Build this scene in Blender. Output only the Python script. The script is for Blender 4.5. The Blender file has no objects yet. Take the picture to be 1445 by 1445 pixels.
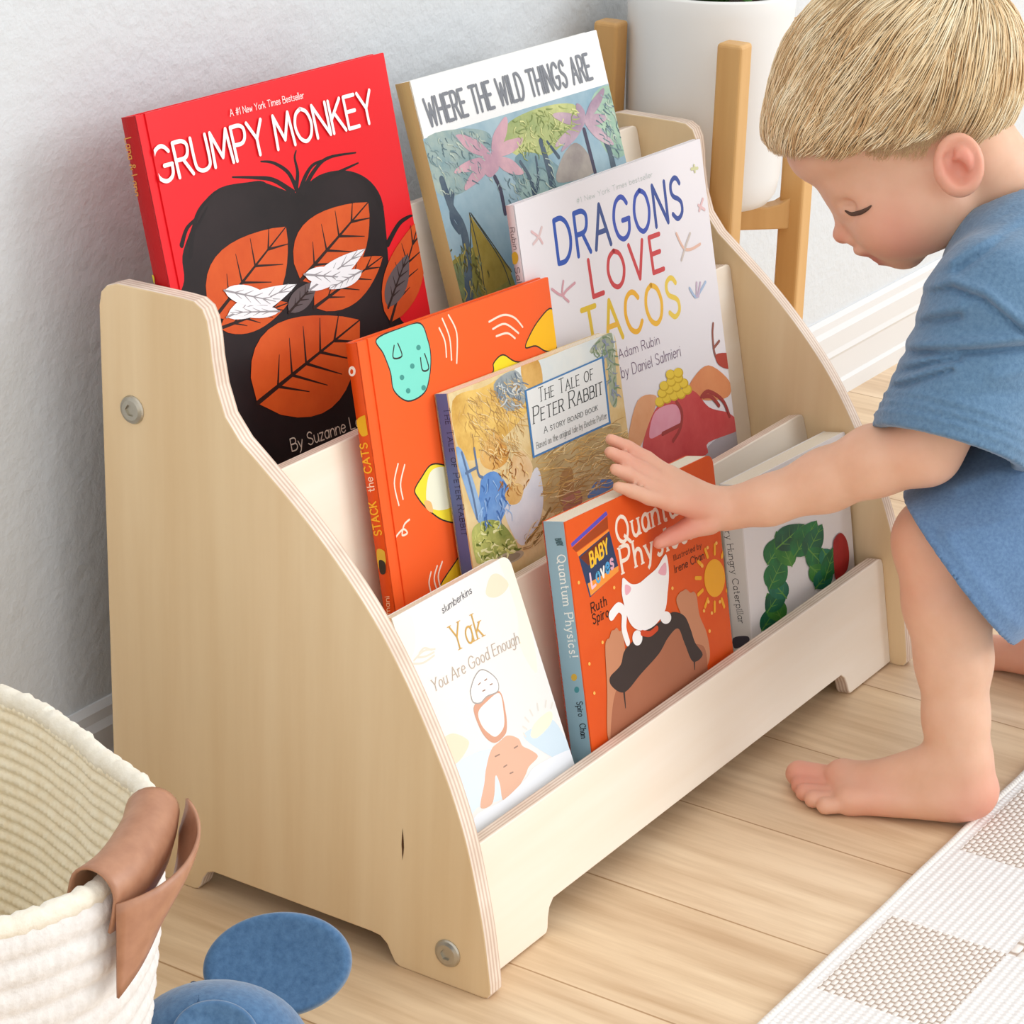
import bpy, bmesh, math, random
import numpy as np
from mathutils import Vector, Matrix
from mathutils.bvhtree import BVHTree

random.seed(7)
rng = np.random.default_rng(7)
col = bpy.context.scene.collection
SC = 0.80            # metres per modelling unit

# ------------------------------------------------------------------ camera
F_PX, YAW, PITCH, ROLL = 3669.086, 1.0045876, 0.3785134, 0.0299716
CAM = np.array([-1.3245170, -0.8471275, 0.9962764])
cy, sy, cp, sp = math.cos(YAW), math.sin(YAW), math.cos(PITCH), math.sin(PITCH)
DIR = np.array([sy*cp, cy*cp, -sp])
_r = np.array([cy, -sy, 0.0])
_u = np.cross(_r, DIR)
RGT = math.cos(ROLL)*_r + math.sin(ROLL)*_u
UPV = -math.sin(ROLL)*_r + math.cos(ROLL)*_u
cam_data = bpy.data.cameras.new('camera')
cam_data.sensor_fit = 'HORIZONTAL'
cam_data.sensor_width = 36.0
cam_data.lens = F_PX*36.0/1445.0
cam_data.clip_start = 0.02
cam_ob = bpy.data.objects.new('camera', cam_data)
col.objects.link(cam_ob)
M = Matrix.Identity(4)
for i in range(3):
    M[i][0], M[i][1], M[i][2], M[i][3] = RGT[i], UPV[i], -DIR[i], CAM[i]*SC
cam_ob.matrix_world = M
bpy.context.scene.camera = cam_ob

# ------------------------------------------------------------------ light
world = bpy.data.worlds.new('world')
bpy.context.scene.world = world
world.use_nodes = True
bg = world.node_tree.nodes['Background']
bg.inputs[0].default_value = (1.0, 0.985, 0.965, 1)
bg.inputs[1].default_value = 1.22

def area_light(name, loc, target, sx, sy_, energy, color=(1, 1, 1)):
    l = bpy.data.lights.new(name, 'AREA')
    l.shape = 'RECTANGLE'
    l.size, l.size_y = sx*SC, sy_*SC
    l.energy = energy
    l.color = color
    o = bpy.data.objects.new(name, l)
    col.objects.link(o)
    o.location = [c*SC for c in loc]
    d = Vector(target) - Vector(loc)
    o.rotation_euler = d.to_track_quat('-Z', 'Y').to_euler()
    return o
area_light('window_daylight', (2.9, -4.1, 2.5), (0.25, 0.1, 0.2), 3.0, 2.6, 78, (0.96, 0.98, 1.0))

vs = bpy.context.scene.view_settings
bpy.context.scene.display_settings.display_device = 'sRGB'
vs.view_transform = 'Standard'
vs.look = 'None'
vs.exposure = 0.0
vs.gamma = 1.0
vs.use_curve_mapping = False

# ------------------------------------------------------------------ ray helpers
def ray(px, py):
    return DIR + RGT*((px-722.5)/F_PX) - UPV*((py-722.5)/F_PX)
def K(px, py, depth):
    return CAM + ray(px, py)*depth
def on_plane(px, py, p0, n):
    d = ray(px, py)
    return CAM + d*(np.dot(n, np.asarray(p0)-CAM)/np.dot(n, d))
def zp(px, py, z=0.0):
    return on_plane(px, py, (0, 0, z), np.array([0, 0, 1.0]))

# ------------------------------------------------------------------ materials
def lin(c):
    out = []
    for v in c[:3]:
        v = v/255.0
        out.append(v/12.92 if v <= 0.04045 else ((v+0.055)/1.055)**2.4)
    return (*out, 1.0)

MATS = {}
class NT:
    def __init__(s, name):
        s.m = bpy.data.materials.new(name)
        s.m.use_nodes = True
        s.t = s.m.node_tree
        s.b = s.t.nodes['Principled BSDF']
    def n(s, kind, **kw):
        nd = s.t.nodes.new(kind)
        for k, v in kw.items():
            if k.startswith('i_'):
                key = k[2:].replace('_', ' ')
                nd.inputs[key].default_value = v
            else:
                setattr(nd, k, v)
        return nd
    def l(s, a, b):
        s.t.links.new(a, b)
    def set(s, **kw):
        for k, v in kw.items():
            s.b.inputs[k.replace('_', ' ')].default_value = v
    def coord(s, scale=(1, 1, 1), rot=(0, 0, 0), loc=(0, 0, 0), which='Object'):
        tc = s.n('ShaderNodeTexCoord')
        mp = s.n('ShaderNodeMapping')
        mp.inputs['Scale'].default_value = scale
        mp.inputs['Rotation'].default_value = rot
        mp.inputs['Location'].default_value = loc
        s.l(tc.outputs[which], mp.inputs['Vector'])
        return mp.outputs['Vector']
    def noise(s, vec, scale, detail=3, rough=0.5):
        nd = s.n('ShaderNodeTexNoise')
        nd.inputs['Scale'].default_value = scale
        nd.inputs['Detail'].default_value = detail
        nd.inputs['Roughness'].default_value = rough
        s.l(vec, nd.inputs['Vector'])
        return nd.outputs['Fac']
    def ramp(s, fac, stops):
        nd = s.n('ShaderNodeValToRGB')
        e = nd.color_ramp.elements
        while len(e) < len(stops):
            e.new(0.5)
        for i, (p, c) in enumerate(stops):
            e[i].position = p
            e[i].color = lin(c) if len(c) == 3 else c
        s.l(fac, nd.inputs['Fac'])
        return nd.outputs['Color']
    def mix(s, a, b, fac, mode='MIX'):
        nd = s.n('ShaderNodeMix')
        nd.data_type = 'RGBA'
        nd.blend_type = mode
        for sock, v in ((nd.inputs[6], a), (nd.inputs[7], b), (nd.inputs[0], fac)):
            if hasattr(v, 'links'):
                s.l(v, sock)
            else:
                sock.default_value = v
        return nd.outputs[2]
    def math(s, op, a, b=0.0):
        nd = s.n('ShaderNodeMath', operation=op)
        for sock, v in ((nd.inputs[0], a), (nd.inputs[1], b)):
            if hasattr(v, 'links'):
                s.l(v, sock)
            else:
                sock.default_value = v
        return nd.outputs[0]
    def bump(s, h, strength=0.3, dist=0.002):
        nd = s.n('ShaderNodeBump')
        nd.inputs['Strength'].default_value = strength
        nd.inputs['Distance'].default_value = dist
        s.l(h, nd.inputs['Height'])
        s.l(nd.outputs['Normal'], s.b.inputs['Normal'])

def flat(c, rough=0.45):
    key = ('flat', tuple(c), rough)
    if key not in MATS:
        t = NT('ink_%d_%d_%d' % tuple(int(v) for v in c))
        t.set(Base_Color=lin(c), Roughness=rough)
        t.b.inputs['Specular IOR Level'].default_value = 0.22
        MATS[key] = t.m
    return MATS[key]

def mottled(c1, c2, scale, rough=0.45, c3=None, distort=0.0):
    key = ('mot', tuple(c1), tuple(c2), scale, c3)
    if key not in MATS:
        t = NT('watercolour_%d' % len(MATS))
        v = t.coord()
        f = t.noise(v, scale, 5, 0.62)
        st = [(0.34, c1), (0.66, c2)] if c3 is None else [(0.3, c1), (0.5, c2), (0.7, c3)]
        t.l(t.ramp(f, st), t.b.inputs['Base Color'])
        t.set(Roughness=rough)
        t.b.inputs['Specular IOR Level'].default_value = 0.22
        MATS[key] = t.m
    return MATS[key]

def wood(name, c1, c2, grain=(60, 60, 3), rough=0.5, knots=0.0):
    if name in MATS:
        return MATS[name]
    t = NT(name)
    f = t.noise(t.coord(scale=grain), 1.0, 4, 0.55)
    f2 = t.noise(t.coord(scale=tuple(g*0.22 for g in grain)), 1.0, 3, 0.5)
    c = t.ramp(f, [(0.3, c1), (0.72, c2)])
    d = t.ramp(f2, [(0.3, (236, 228, 214)), (0.7, (255, 255, 255))])
    c = t.mix(c, d, 0.75, 'MULTIPLY')
    t.l(c, t.b.inputs['Base Color'])
    t.set(Roughness=rough)
    t.bump(f, 0.06, 0.001)
    MATS[name] = t.m
    return t.m

def plyedge():
    if 'plyedge' in MATS:
        return MATS['plyedge']
    t = NT('birch_ply_edge')
    a = t.n('ShaderNodeAttribute', attribute_name='ply')
    s = t.math('SINE', t.math('MULTIPLY', a.outputs['Fac'], 2*math.pi*4.0))
    f = t.noise(t.coord(scale=(40, 40, 40)), 1.0, 3)
    c = t.ramp(t.math('ADD', t.math('MULTIPLY', s, 0.5), 0.5), [(0.2, (214, 190, 172)), (0.75, (240, 226, 212))])
    c = t.mix(c, t.ramp(f, [(0.3, (225, 215, 205)), (0.7, (255, 255, 255))]), 0.6, 'MULTIPLY')
    t.l(c, t.b.inputs['Base Color'])
    t.set(Roughness=0.6)
    MATS['plyedge'] = t.m
    return t.m

BIRCH_V = wood('birch_ply_upright_grain', (232, 203, 160), (243, 219, 180), (46, 46, 3.0))
BIRCH_H_LIT = wood('birch_ply_long_grain_lit', (248, 238, 224), (253, 247, 238), (3.5, 40, 40))  # same birch, paled so front light is put into the boards' colour

# ------------------------------------------------------------------ mesh builder
class MB:
    def __init__(s):
        s.v, s.f, s.mi, s.ply = [], [], [], []
    def add(s, verts, faces, mat=0, ply=None):
        o = len(s.v)
        s.v.extend([tuple(map(float, p)) for p in verts])
        s.ply.extend(ply if ply is not None else [0.5]*len(verts))
        for f in faces:
            s.f.append([i+o for i in f])
            s.mi.append(mat)
    def prism(s, loop_a, loop_b, mat_cap=0, mat_side=0, ply=False):
        n = len(loop_a)
        pl = ([0.0]*n+[1.0]*n) if ply else None
        s.add(list(loop_a)+list(loop_b), [list(range(n))[::-1], [i+n for i in range(n)]], mat_cap, pl)
        s.add(list(loop_a)+list(loop_b), [[i, (i+1) % n, (i+1) % n+n, i+n] for i in range(n)], mat_side, pl)
    def box(s, lo, hi, mat=0):
        (x0, y0, z0), (x1, y1, z1) = lo, hi
        a = [(x0, y0, z0), (x1, y0, z0), (x1, y1, z0), (x0, y1, z0)]
        b = [(x0, y0, z1), (x1, y0, z1), (x1, y1, z1), (x0, y1, z1)]
        s.prism(a, b, mat, mat)
    def tube(s, pts, radii, seg=8, mat=0, caps=True):
        pts = [np.asarray(p, float) for p in pts]
        n = len(pts)
        prev = None
        rings = []
        for i in range(n):
            t = pts[min(i+1, n-1)]-pts[max(i-1, 0)]
            t = t/(np.linalg.norm(t)+1e-12)
            if prev is None:
                a = np.cross(t, [0, 0, 1.0])
                if np.linalg.norm(a) < 1e-3:
                    a = np.cross(t, [1.0, 0, 0])
            else:
                a = prev-t*np.dot(prev, t)
            a /= np.linalg.norm(a)
            b = np.cross(t, a)
            prev = a
            r = radii[i] if hasattr(radii, '__len__') else radii
            rings.append([pts[i]+(a*math.cos(2*math.pi*k/seg)+b*math.sin(2*math.pi*k/seg))*r for k in range(seg)])
        v = [p for rg in rings for p in rg]
        f = []
        for i in range(n-1):
            for k in range(seg):
                k2 = (k+1) % seg
                f.append([i*seg+k, i*seg+k2, (i+1)*seg+k2, (i+1)*seg+k])
        if caps:
            f.append(list(range(seg))[::-1])
            f.append([(n-1)*seg+k for k in range(seg)])
        s.add(v, f, mat)
    def lathe(s, profile, centre, seg=48, mat=0, closed=False):
        n = len(profile)
        v = []
        for k in range(seg):
            a = 2*math.pi*k/seg
            for r, z in profile:
                v.append((centre[0]+r*math.cos(a), centre[1]+r*math.sin(a), centre[2]+z))
        f = []
        for k in range(seg):
            k2 = (k+1) % seg
            for i in range(n-1 if not closed else n):
                j = (i+1) % n
                f.append([k*n+i, k2*n+i, k2*n+j, k*n+j])
        s.add(v, f, mat)
    def ellipsoid(s, c, axes, seg=32, rings=20, mat=0):
        c = np.asarray(c, float)
        ax = [np.asarray(a, float) for a in axes]
        v, f = [], []
        for i in range(rings+1):
            th = math.pi*i/rings
            for k in range(seg):
                ph = 2*math.pi*k/seg
                v.append(c+ax[0]*math.sin(th)*math.cos(ph)+ax[1]*math.sin(th)*math.sin(ph)+ax[2]*math.cos(th))
        for i in range(rings):
            for k in range(seg):
                k2 = (k+1) % seg
                f.append([i*seg+k, (i+1)*seg+k, (i+1)*seg+k2, i*seg+k2])
        s.add(v, f, mat)
    def obj(s, name, mats, parent=None, base=(0, 0, 0), smooth=False, bevel=0.0, weld=False, bevel_seg=2):
        me = bpy.data.meshes.new(name)
        b = BASE.get(parent.name, base) if parent is not None else base
        V = (np.array(s.v)-np.array(b))*SC
        me.from_pydata(V.tolist(), [], s.f)
        for m in (mats if isinstance(mats, (list, tuple)) else [mats]):
            me.materials.append(m)
        me.polygons.foreach_set('material_index', s.mi)
        at = me.attributes.new('ply', 'FLOAT', 'POINT')
        at.data.foreach_set('value', s.ply)
        if weld:
            bm = bmesh.new()
            bm.from_mesh(me)
            bmesh.ops.remove_doubles(bm, verts=bm.verts, dist=1e-6)
            bmesh.ops.recalc_face_normals(bm, faces=bm.faces)
            bm.to_mesh(me)
            bm.free()
        if smooth:
            me.polygons.foreach_set('use_smooth', [True]*len(me.polygons))
        me.update()
        o = bpy.data.objects.new(name, me)
        col.objects.link(o)
        if parent is not None:
            o.parent = parent
        else:
            o.location = [c*SC for c in b]
        BASE[o.name] = b
        if bevel:
            md = o.modifiers.new('bevel', 'BEVEL')
            md.width = bevel*SC
            md.segments = bevel_seg
            md.limit_method = 'ANGLE'
            md.angle_limit = math.radians(40)
            md.use_clamp_overlap = True
        return o
BASE = {}

def tag(o, label, cat, group=None):
    o['label'] = label
    o['category'] = cat
    if group:
        o['group'] = group
    return o
def thing(name, label, cat, base, group=None):
    o = bpy.data.objects.new(name, None)
    o.empty_display_size = 0.03
    col.objects.link(o)
    o.location = [c*SC for c in base]
    BASE[o.name] = tuple(base)
    return tag(o, label, cat, group)
def struct(o):
    o['kind'] = 'structure'
    return o

def smooth_loop(pts, n=6, closed=True):
    P = [np.asarray(p, float) for p in pts]
    N = len(P)
    out = []
    rngi = range(N if closed else N-1)
    for i in rngi:
        if closed:
            p0, p1, p2, p3 = P[(i-1) % N], P[i], P[(i+1) % N], P[(i+2) % N]
        else:
            p0, p1, p2, p3 = P[max(i-1, 0)], P[i], P[i+1], P[min(i+2, N-1)]
        for k in range(n):
            t = k/n
            out.append(0.5*((2*p1)+(-p0+p2)*t+(2*p0-5*p1+4*p2-p3)*t*t+(-p0+3*p1-3*p2+p3)*t**3))
    if not closed:
        out.append(P[-1])
    return out

# ================================================================== SETTING
WALL_Y = 0.402
t = NT('oak_plank_floor')
v = t.coord(scale=(1/SC, 1/SC, 1/SC), which='Object')
sx = t.n('ShaderNodeSeparateXYZ')
t.l(v, sx.inputs[0])
cmb = t.n('ShaderNodeCombineXYZ')
t.l(t.math('ADD', sx.outputs['Y'], 11.1), cmb.inputs[0])
t.l(t.math('ADD', sx.outputs['X'], 0.0945+14.5), cmb.inputs[1])
bk = t.n('ShaderNodeTexBrick')
bk.inputs['Scale'].default_value = 1.0
bk.inputs['Brick Width'].default_value = 3.0
bk.inputs['Row Height'].default_value = 0.145
bk.inputs['Mortar Size'].default_value = 0.0010
bk.inputs['Mortar Smooth'].default_value = 0.3
bk.inputs['Color1'].default_value = lin((242, 222, 194))
bk.inputs['Color2'].default_value = lin((232, 208, 174))
bk.inputs['Mortar'].default_value = lin((186, 152, 114))
bk.offset = 0.5
t.l(cmb.outputs[0], bk.inputs['Vector'])
g = t.noise(t.coord(scale=(70/SC, 5/SC, 1)), 1.0, 5, 0.6)
g2 = t.noise(t.coord(scale=(14/SC, 2.2/SC, 1)), 1.0, 3, 0.5)
c = t.mix(bk.outputs['Color'], t.ramp(g, [(0.3, (216, 202, 186)), (0.62, (255, 255, 255))]), 0.7, 'MULTIPLY')
c = t.mix(c, t.ramp(g2, [(0.3, (222, 206, 190)), (0.65, (255, 252, 248))]), 0.75, 'MULTIPLY')
t.l(c, t.b.inputs['Base Color'])
t.set(Roughness=0.42)
t.bump(t.math('ADD', t.math('MULTIPLY', g, 0.25), t.math('MULTIPLY', bk.outputs['Fac'], -1.0)), 0.15, 0.001)
FLOOR_M = t.m
m = MB()
m.box((-3, -4, -0.05), (5, WALL_Y+0.1, 0))
struct(m.obj('floor', FLOOR_M))

t = NT('white_orange_peel_wall')
n1 = t.noise(t.coord(), 95, 4, 0.6)
n2 = t.noise(t.coord(), 28, 3, 0.5)
t.set(Base_Color=lin((210, 215, 219)), Roughness=0.75)
t.bump(t.math('ADD', n1, t.math('MULTIPLY', n2, 0.8)), 0.5, 0.003)
m = MB()
m.box((-3, WALL_Y, 0), (5, WALL_Y+0.1, 2.8))
struct(m.obj('wall_back', t.m))

t = NT('white_satin_trim_paint')
t.set(Base_Color=lin((218, 219, 220)), Roughness=0.4)
TRIM = t.m
prof = [(0, 0), (-0.014, 0), (-0.014, 0.018), (-0.011, 0.022), (-0.011, 0.052), (-0.013, 0.056), (-0.011, 0.062),
        (-0.0105, 0.082), (-0.007, 0.088), (-0.006, 0.096), (-0.002, 0.101), (0, 0.101)]
m = MB()
m.prism([(-3, WALL_Y+a, b) for a, b in prof], [(5, WALL_Y+a, b) for a, b in prof])
struct(m.obj('baseboard_back', TRIM))

# ================================================================== RUG
t = NT('woven_cream_rug')
v = t.coord(scale=(1/SC,)*3)
sx = t.n('ShaderNodeSeparateXYZ')
t.l(v, sx.inputs[0])
X = t.math('ADD', sx.outputs['X'], 0.6)
Y = t.math('ADD', sx.outputs['Y'], -0.9)
cx = t.math('FLOOR', t.math('DIVIDE', t.math('ADD', X, -0.265+1.24), 0.124))
cyy = t.math('FLOOR', t.math('DIVIDE', t.math('ADD', Y, 0.1835-0.0), 0.093))
par = t.math('PINGPONG', t.math('ADD', cx, cyy), 1.0)
inb = t.math('LESS_THAN', Y, -0.1835)
coarse = t.math('MULTIPLY', t.math('SUBTRACT', 1.0, par), inb)
def weave(px_, py_):
    a = t.math('SINE', t.math('MULTIPLY', X, 2*math.pi/px_))
    b = t.math('SINE', t.math('MULTIPLY', Y, 2*math.pi/py_))
    return a, b
a, b = weave(0.0105, 0.0095)
big = t.math('LESS_THAN', Y, -0.2765)
sc_ = t.math('SUBTRACT', 1.0, t.math('MULTIPLY', big, 0.45))
Xc, Yc = t.math('MULTIPLY', X, sc_), t.math('MULTIPLY', Y, sc_)
xs = t.math('SINE', t.math('ADD', t.math('MULTIPLY', Xc, 2*math.pi/0.0088), t.math('MULTIPLY', t.math('FLOOR', t.math('DIVIDE', Yc, 0.0041)), math.pi)))
bc = t.math('ABSOLUTE', t.math('SINE', t.math('MULTIPLY', Yc, math.pi/0.0041)))
hc = t.math('MULTIPLY', t.math('POWER', bc, 0.6), t.math('POWER', t.math('ADD', t.math('MULTIPLY', xs, 0.5), 0.5), 0.7))
a2, b2 = weave(0.0048, 0.0062)
hf = t.math('MULTIPLY', t.math('ADD', t.math('MULTIPLY', a2, 0.35), 0.65), t.math('ADD', t.math('MULTIPLY', b2, 0.3), 0.7))
hm = t.n('ShaderNodeMix')
t.l(coarse, hm.inputs[0]); t.l(hf, hm.inputs[2]); t.l(hc, hm.inputs[3])
H = hm.outputs[0]
cc = t.ramp(hc, [(0.05, (178, 158, 142)), (0.35, (243, 237, 230))])
cf = t.ramp(hf, [(0.12, (226, 223, 220)), (0.5, (248, 247, 245))])
t.l(t.mix(cf, cc, coarse), t.b.inputs['Base Color'])
t.set(Roughness=0.9)
t.bump(H, 0.5, 0.003)
RUG_M = t.m
rug = thing('area_rug', 'cream checked woven rug lying on the floor in front of the bookshelf', 'rug', (0.6, -0.9, 0))
m = MB()
m.box((-0.4, -1.7, 0), (1.9, -0.175, 0.006))
m.obj('woven_field', RUG_M, rug)
t = NT('rug_edge_cord')
wv = t.n('ShaderNodeTexWave', bands_direction='X')
wv.inputs['Scale'].default_value = 110
wv.inputs['Distortion'].default_value = 1.0
t.l(t.coord(rot=(0, 0, 0.5)), wv.inputs['Vector'])
t.set(Base_Color=lin((236, 233, 227)), Roughness=0.9)
t.bump(wv.outputs['Fac'], 0.35, 0.001)
m = MB()
n = 90
m.tube([(-0.4+2.3*i/n, -0.1735+0.0006*math.sin(i*0.9)*math.sin(i*0.31), 0.0038) for i in range(n+1)], 0.0037, 8)
m.obj('bound_edge', t.m, rug, smooth=True)

# ================================================================== BOOKSHELF
shelf = thing('bookshelf', 'pale birch plywood three-tier bookshelf against the white wall', 'bookshelf', (0.35, 0.17, 0))
PANEL = [(0.0074, 0.0), (0.0032, 0.0012), (0.0006, 0.005), (0.0009, 0.0115), (0.0074, 0.0518), (0.0149, 0.0852), (0.0238, 0.118), (0.0335, 0.1445),
         (0.0445, 0.169), (0.062, 0.2019), (0.0812, 0.2341), (0.1047, 0.2668), (0.1356, 0.3005), (0.1663, 0.3287), (0.1973, 0.3535), (0.2195, 0.3705),
         (0.2325, 0.3860), (0.2398, 0.4060), (0.2435, 0.4255), (0.2450, 0.4400), (0.2475, 0.4525), (0.2515, 0.4602), (0.2590, 0.4645), (0.2700, 0.4650), (0.3285, 0.4643),
         (0.3382, 0.4610), (0.3436, 0.4555), (0.3457, 0.4448), (0.3457, 0.005), (0.3450, 0.0012), (0.3420, 0.0), (0.2690, 0.0), (0.2655, 0.0012), (0.2626, 0.0052), (0.2600, 0.0120), (0.2560, 0.0178), (0.2500, 0.0203),
         (0.1045, 0.0203), (0.0965, 0.0195), (0.0905, 0.0150), (0.0870, 0.0085), (0.0835, 0.0025), (0.0790, 0.0)]
def dense(loop):
    out = []
    for i in range(len(loop)):
        a, b = np.array(loop[i]), np.array(loop[(i+1) % len(loop)])
        n = max(1, int(np.linalg.norm(b-a)/0.5))
        for k in range(n):
            out.append(a+(b-a)*k/n)
    return out
curve_part = smooth_loop(PANEL[3:16], 4, closed=False)
PANEL2 = [np.array(p) for p in PANEL[:3]]+curve_part+[np.array(p) for p in PANEL[16:]]
PT = 0.015
def side_panel(x0, name='side_panel'):
    m = MB()
    m.prism([(x0, y, z) for y, z in PANEL2], [(x0+PT, y, z) for y, z in PANEL2], 0, 1, ply=True)
    return m.obj(name, [BIRCH_V, plyedge()], shelf, bevel=0.0012, weld=True)
pl_left = side_panel(0.0)
# dark knot streak on the outer face
m = MB()
kx = -0.00025
kp = [K(567.5, 1180, 1)]
q = [on_plane(x, y, (kx, 0, 0), np.array([1.0, 0, 0])) for x, y in [(568, 1168), (569.6, 1186), (570, 1196), (569, 1206), (567.8, 1214), (567.2, 1200), (566.6, 1192), (567.2, 1180)]]
m.add(q, [list(range(len(q)))])
m.obj('knot', flat((84, 52, 30)), shelf)
side_panel(0.70-PT)

def board(name, top, bot, thick=0.0125, x0=PT, x1=0.70-PT, feet=False, chamfer=True):
    top, bot = np.array(top), np.array(bot)     # (y, z) on the front face
    L = np.linalg.norm(top-bot)
    e = (top-bot)/L
    nb = np.array([e[1], -e[0]])                # towards the back
    def pt(x, s_, d):
        yz = bot+e*s_+nb*d
        return (x, yz[0], yz[1])
    if feet:
        lo = [(x0, 0), (0.0985, 0), (0.1010, 0.0035), (0.1030, 0.011), (0.1062, 0.0175), (0.1125, 0.0222)]
        hi = [(0.5882, 0.0222), (0.5945, 0.0175), (0.5977, 0.011), (0.5997, 0.0035), (0.6022, 0), (x1, 0)]
        loop = lo+hi+[(x1, L-0.007), (x1-0.002, L-0.002), (x1-0.008, L), (x0, L)]
    else:
        loop = [(x0, 0), (x1, 0), (x1, L-0.005), (x1-0.0015, L-0.0015), (x1-0.006, L), (x0, L)]
    m = MB()
    m.prism([pt(x, s_, 0) for x, s_ in loop], [pt(x, s_, thick) for x, s_ in loop], 0, 1, ply=True)
    return m.obj(name, [BIRCH_H_LIT, plyedge()], shelf, bevel=0.0011, weld=True)
board('front_rail', (0.0330, 0.1018), (0.0160, 0.0019), feet=True)
board('tier_board', (0.1225, 0.2200), (0.0735, 0.058))
board('tier_board', (0.2055, 0.3450), (0.1700, 0.175))
board('back_board', (0.3090, 0.4560), (0.2480, 0.215))
def tray(y0, y1, z):
    m = MB()
    m.box((PT, y0, z-0.010), (0.70-PT, y1, z))
    m.obj('tray', [BIRCH_H_LIT], shelf, bevel=0.0008)
tray(0.0395, 0.0735, 0.0565)
tray(0.1215, 0.1665, 0.1585)
tray(0.2000, 0.2570, 0.2795)

t = NT('brushed_steel')
t.set(Base_Color=lin((188, 182, 168)), Metallic=0.85, Roughness=0.32)
STEEL = t.m
def bolt(y, z):
    m = MB()
    c = np.array([0, y, z])
    prof = [(0.0, 0.0026), (0.0042, 0.0026), (0.0042, 0.0030), (0.0072, 0.0030), (0.0100, 0.0018), (0.0108, 0.0004), (0.0108, 0)]
    hexs = [(0.0, 0.0012), (0.0042, 0.0012), (0.0042, 0.0030), (0.0074, 0.0030), (0.0098, 0.0019), (0.0106, 0.0006), (0.0106, -0.0004)]
    seg = 36
    vv, ff = [], []
    for k in range(seg):
        a = 2*math.pi*k/seg
        for r, h in hexs:
            if abs(r-0.0042) < 1e-6:
                ang = (a % (math.pi/3))-math.pi/6
                r = 0.0040/math.cos(ang)
            vv.append((-h, y+r*math.cos(a), z+r*math.sin(a)))
    n = len(hexs)
    for k in range(seg):
        k2 = (k+1) % seg
        for i in range(n-1):
            ff.append([k*n+i, k*n+i+1, k2*n+i+1, k2*n+i])
    m.add(vv, ff)
    o = m.obj('bolt', STEEL, shelf, weld=True)
    o['label'] = 'flat steel hex-socket bolt'
bolt(0.3170, 0.3730)
bolt(0.0374, 0.0261)

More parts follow.
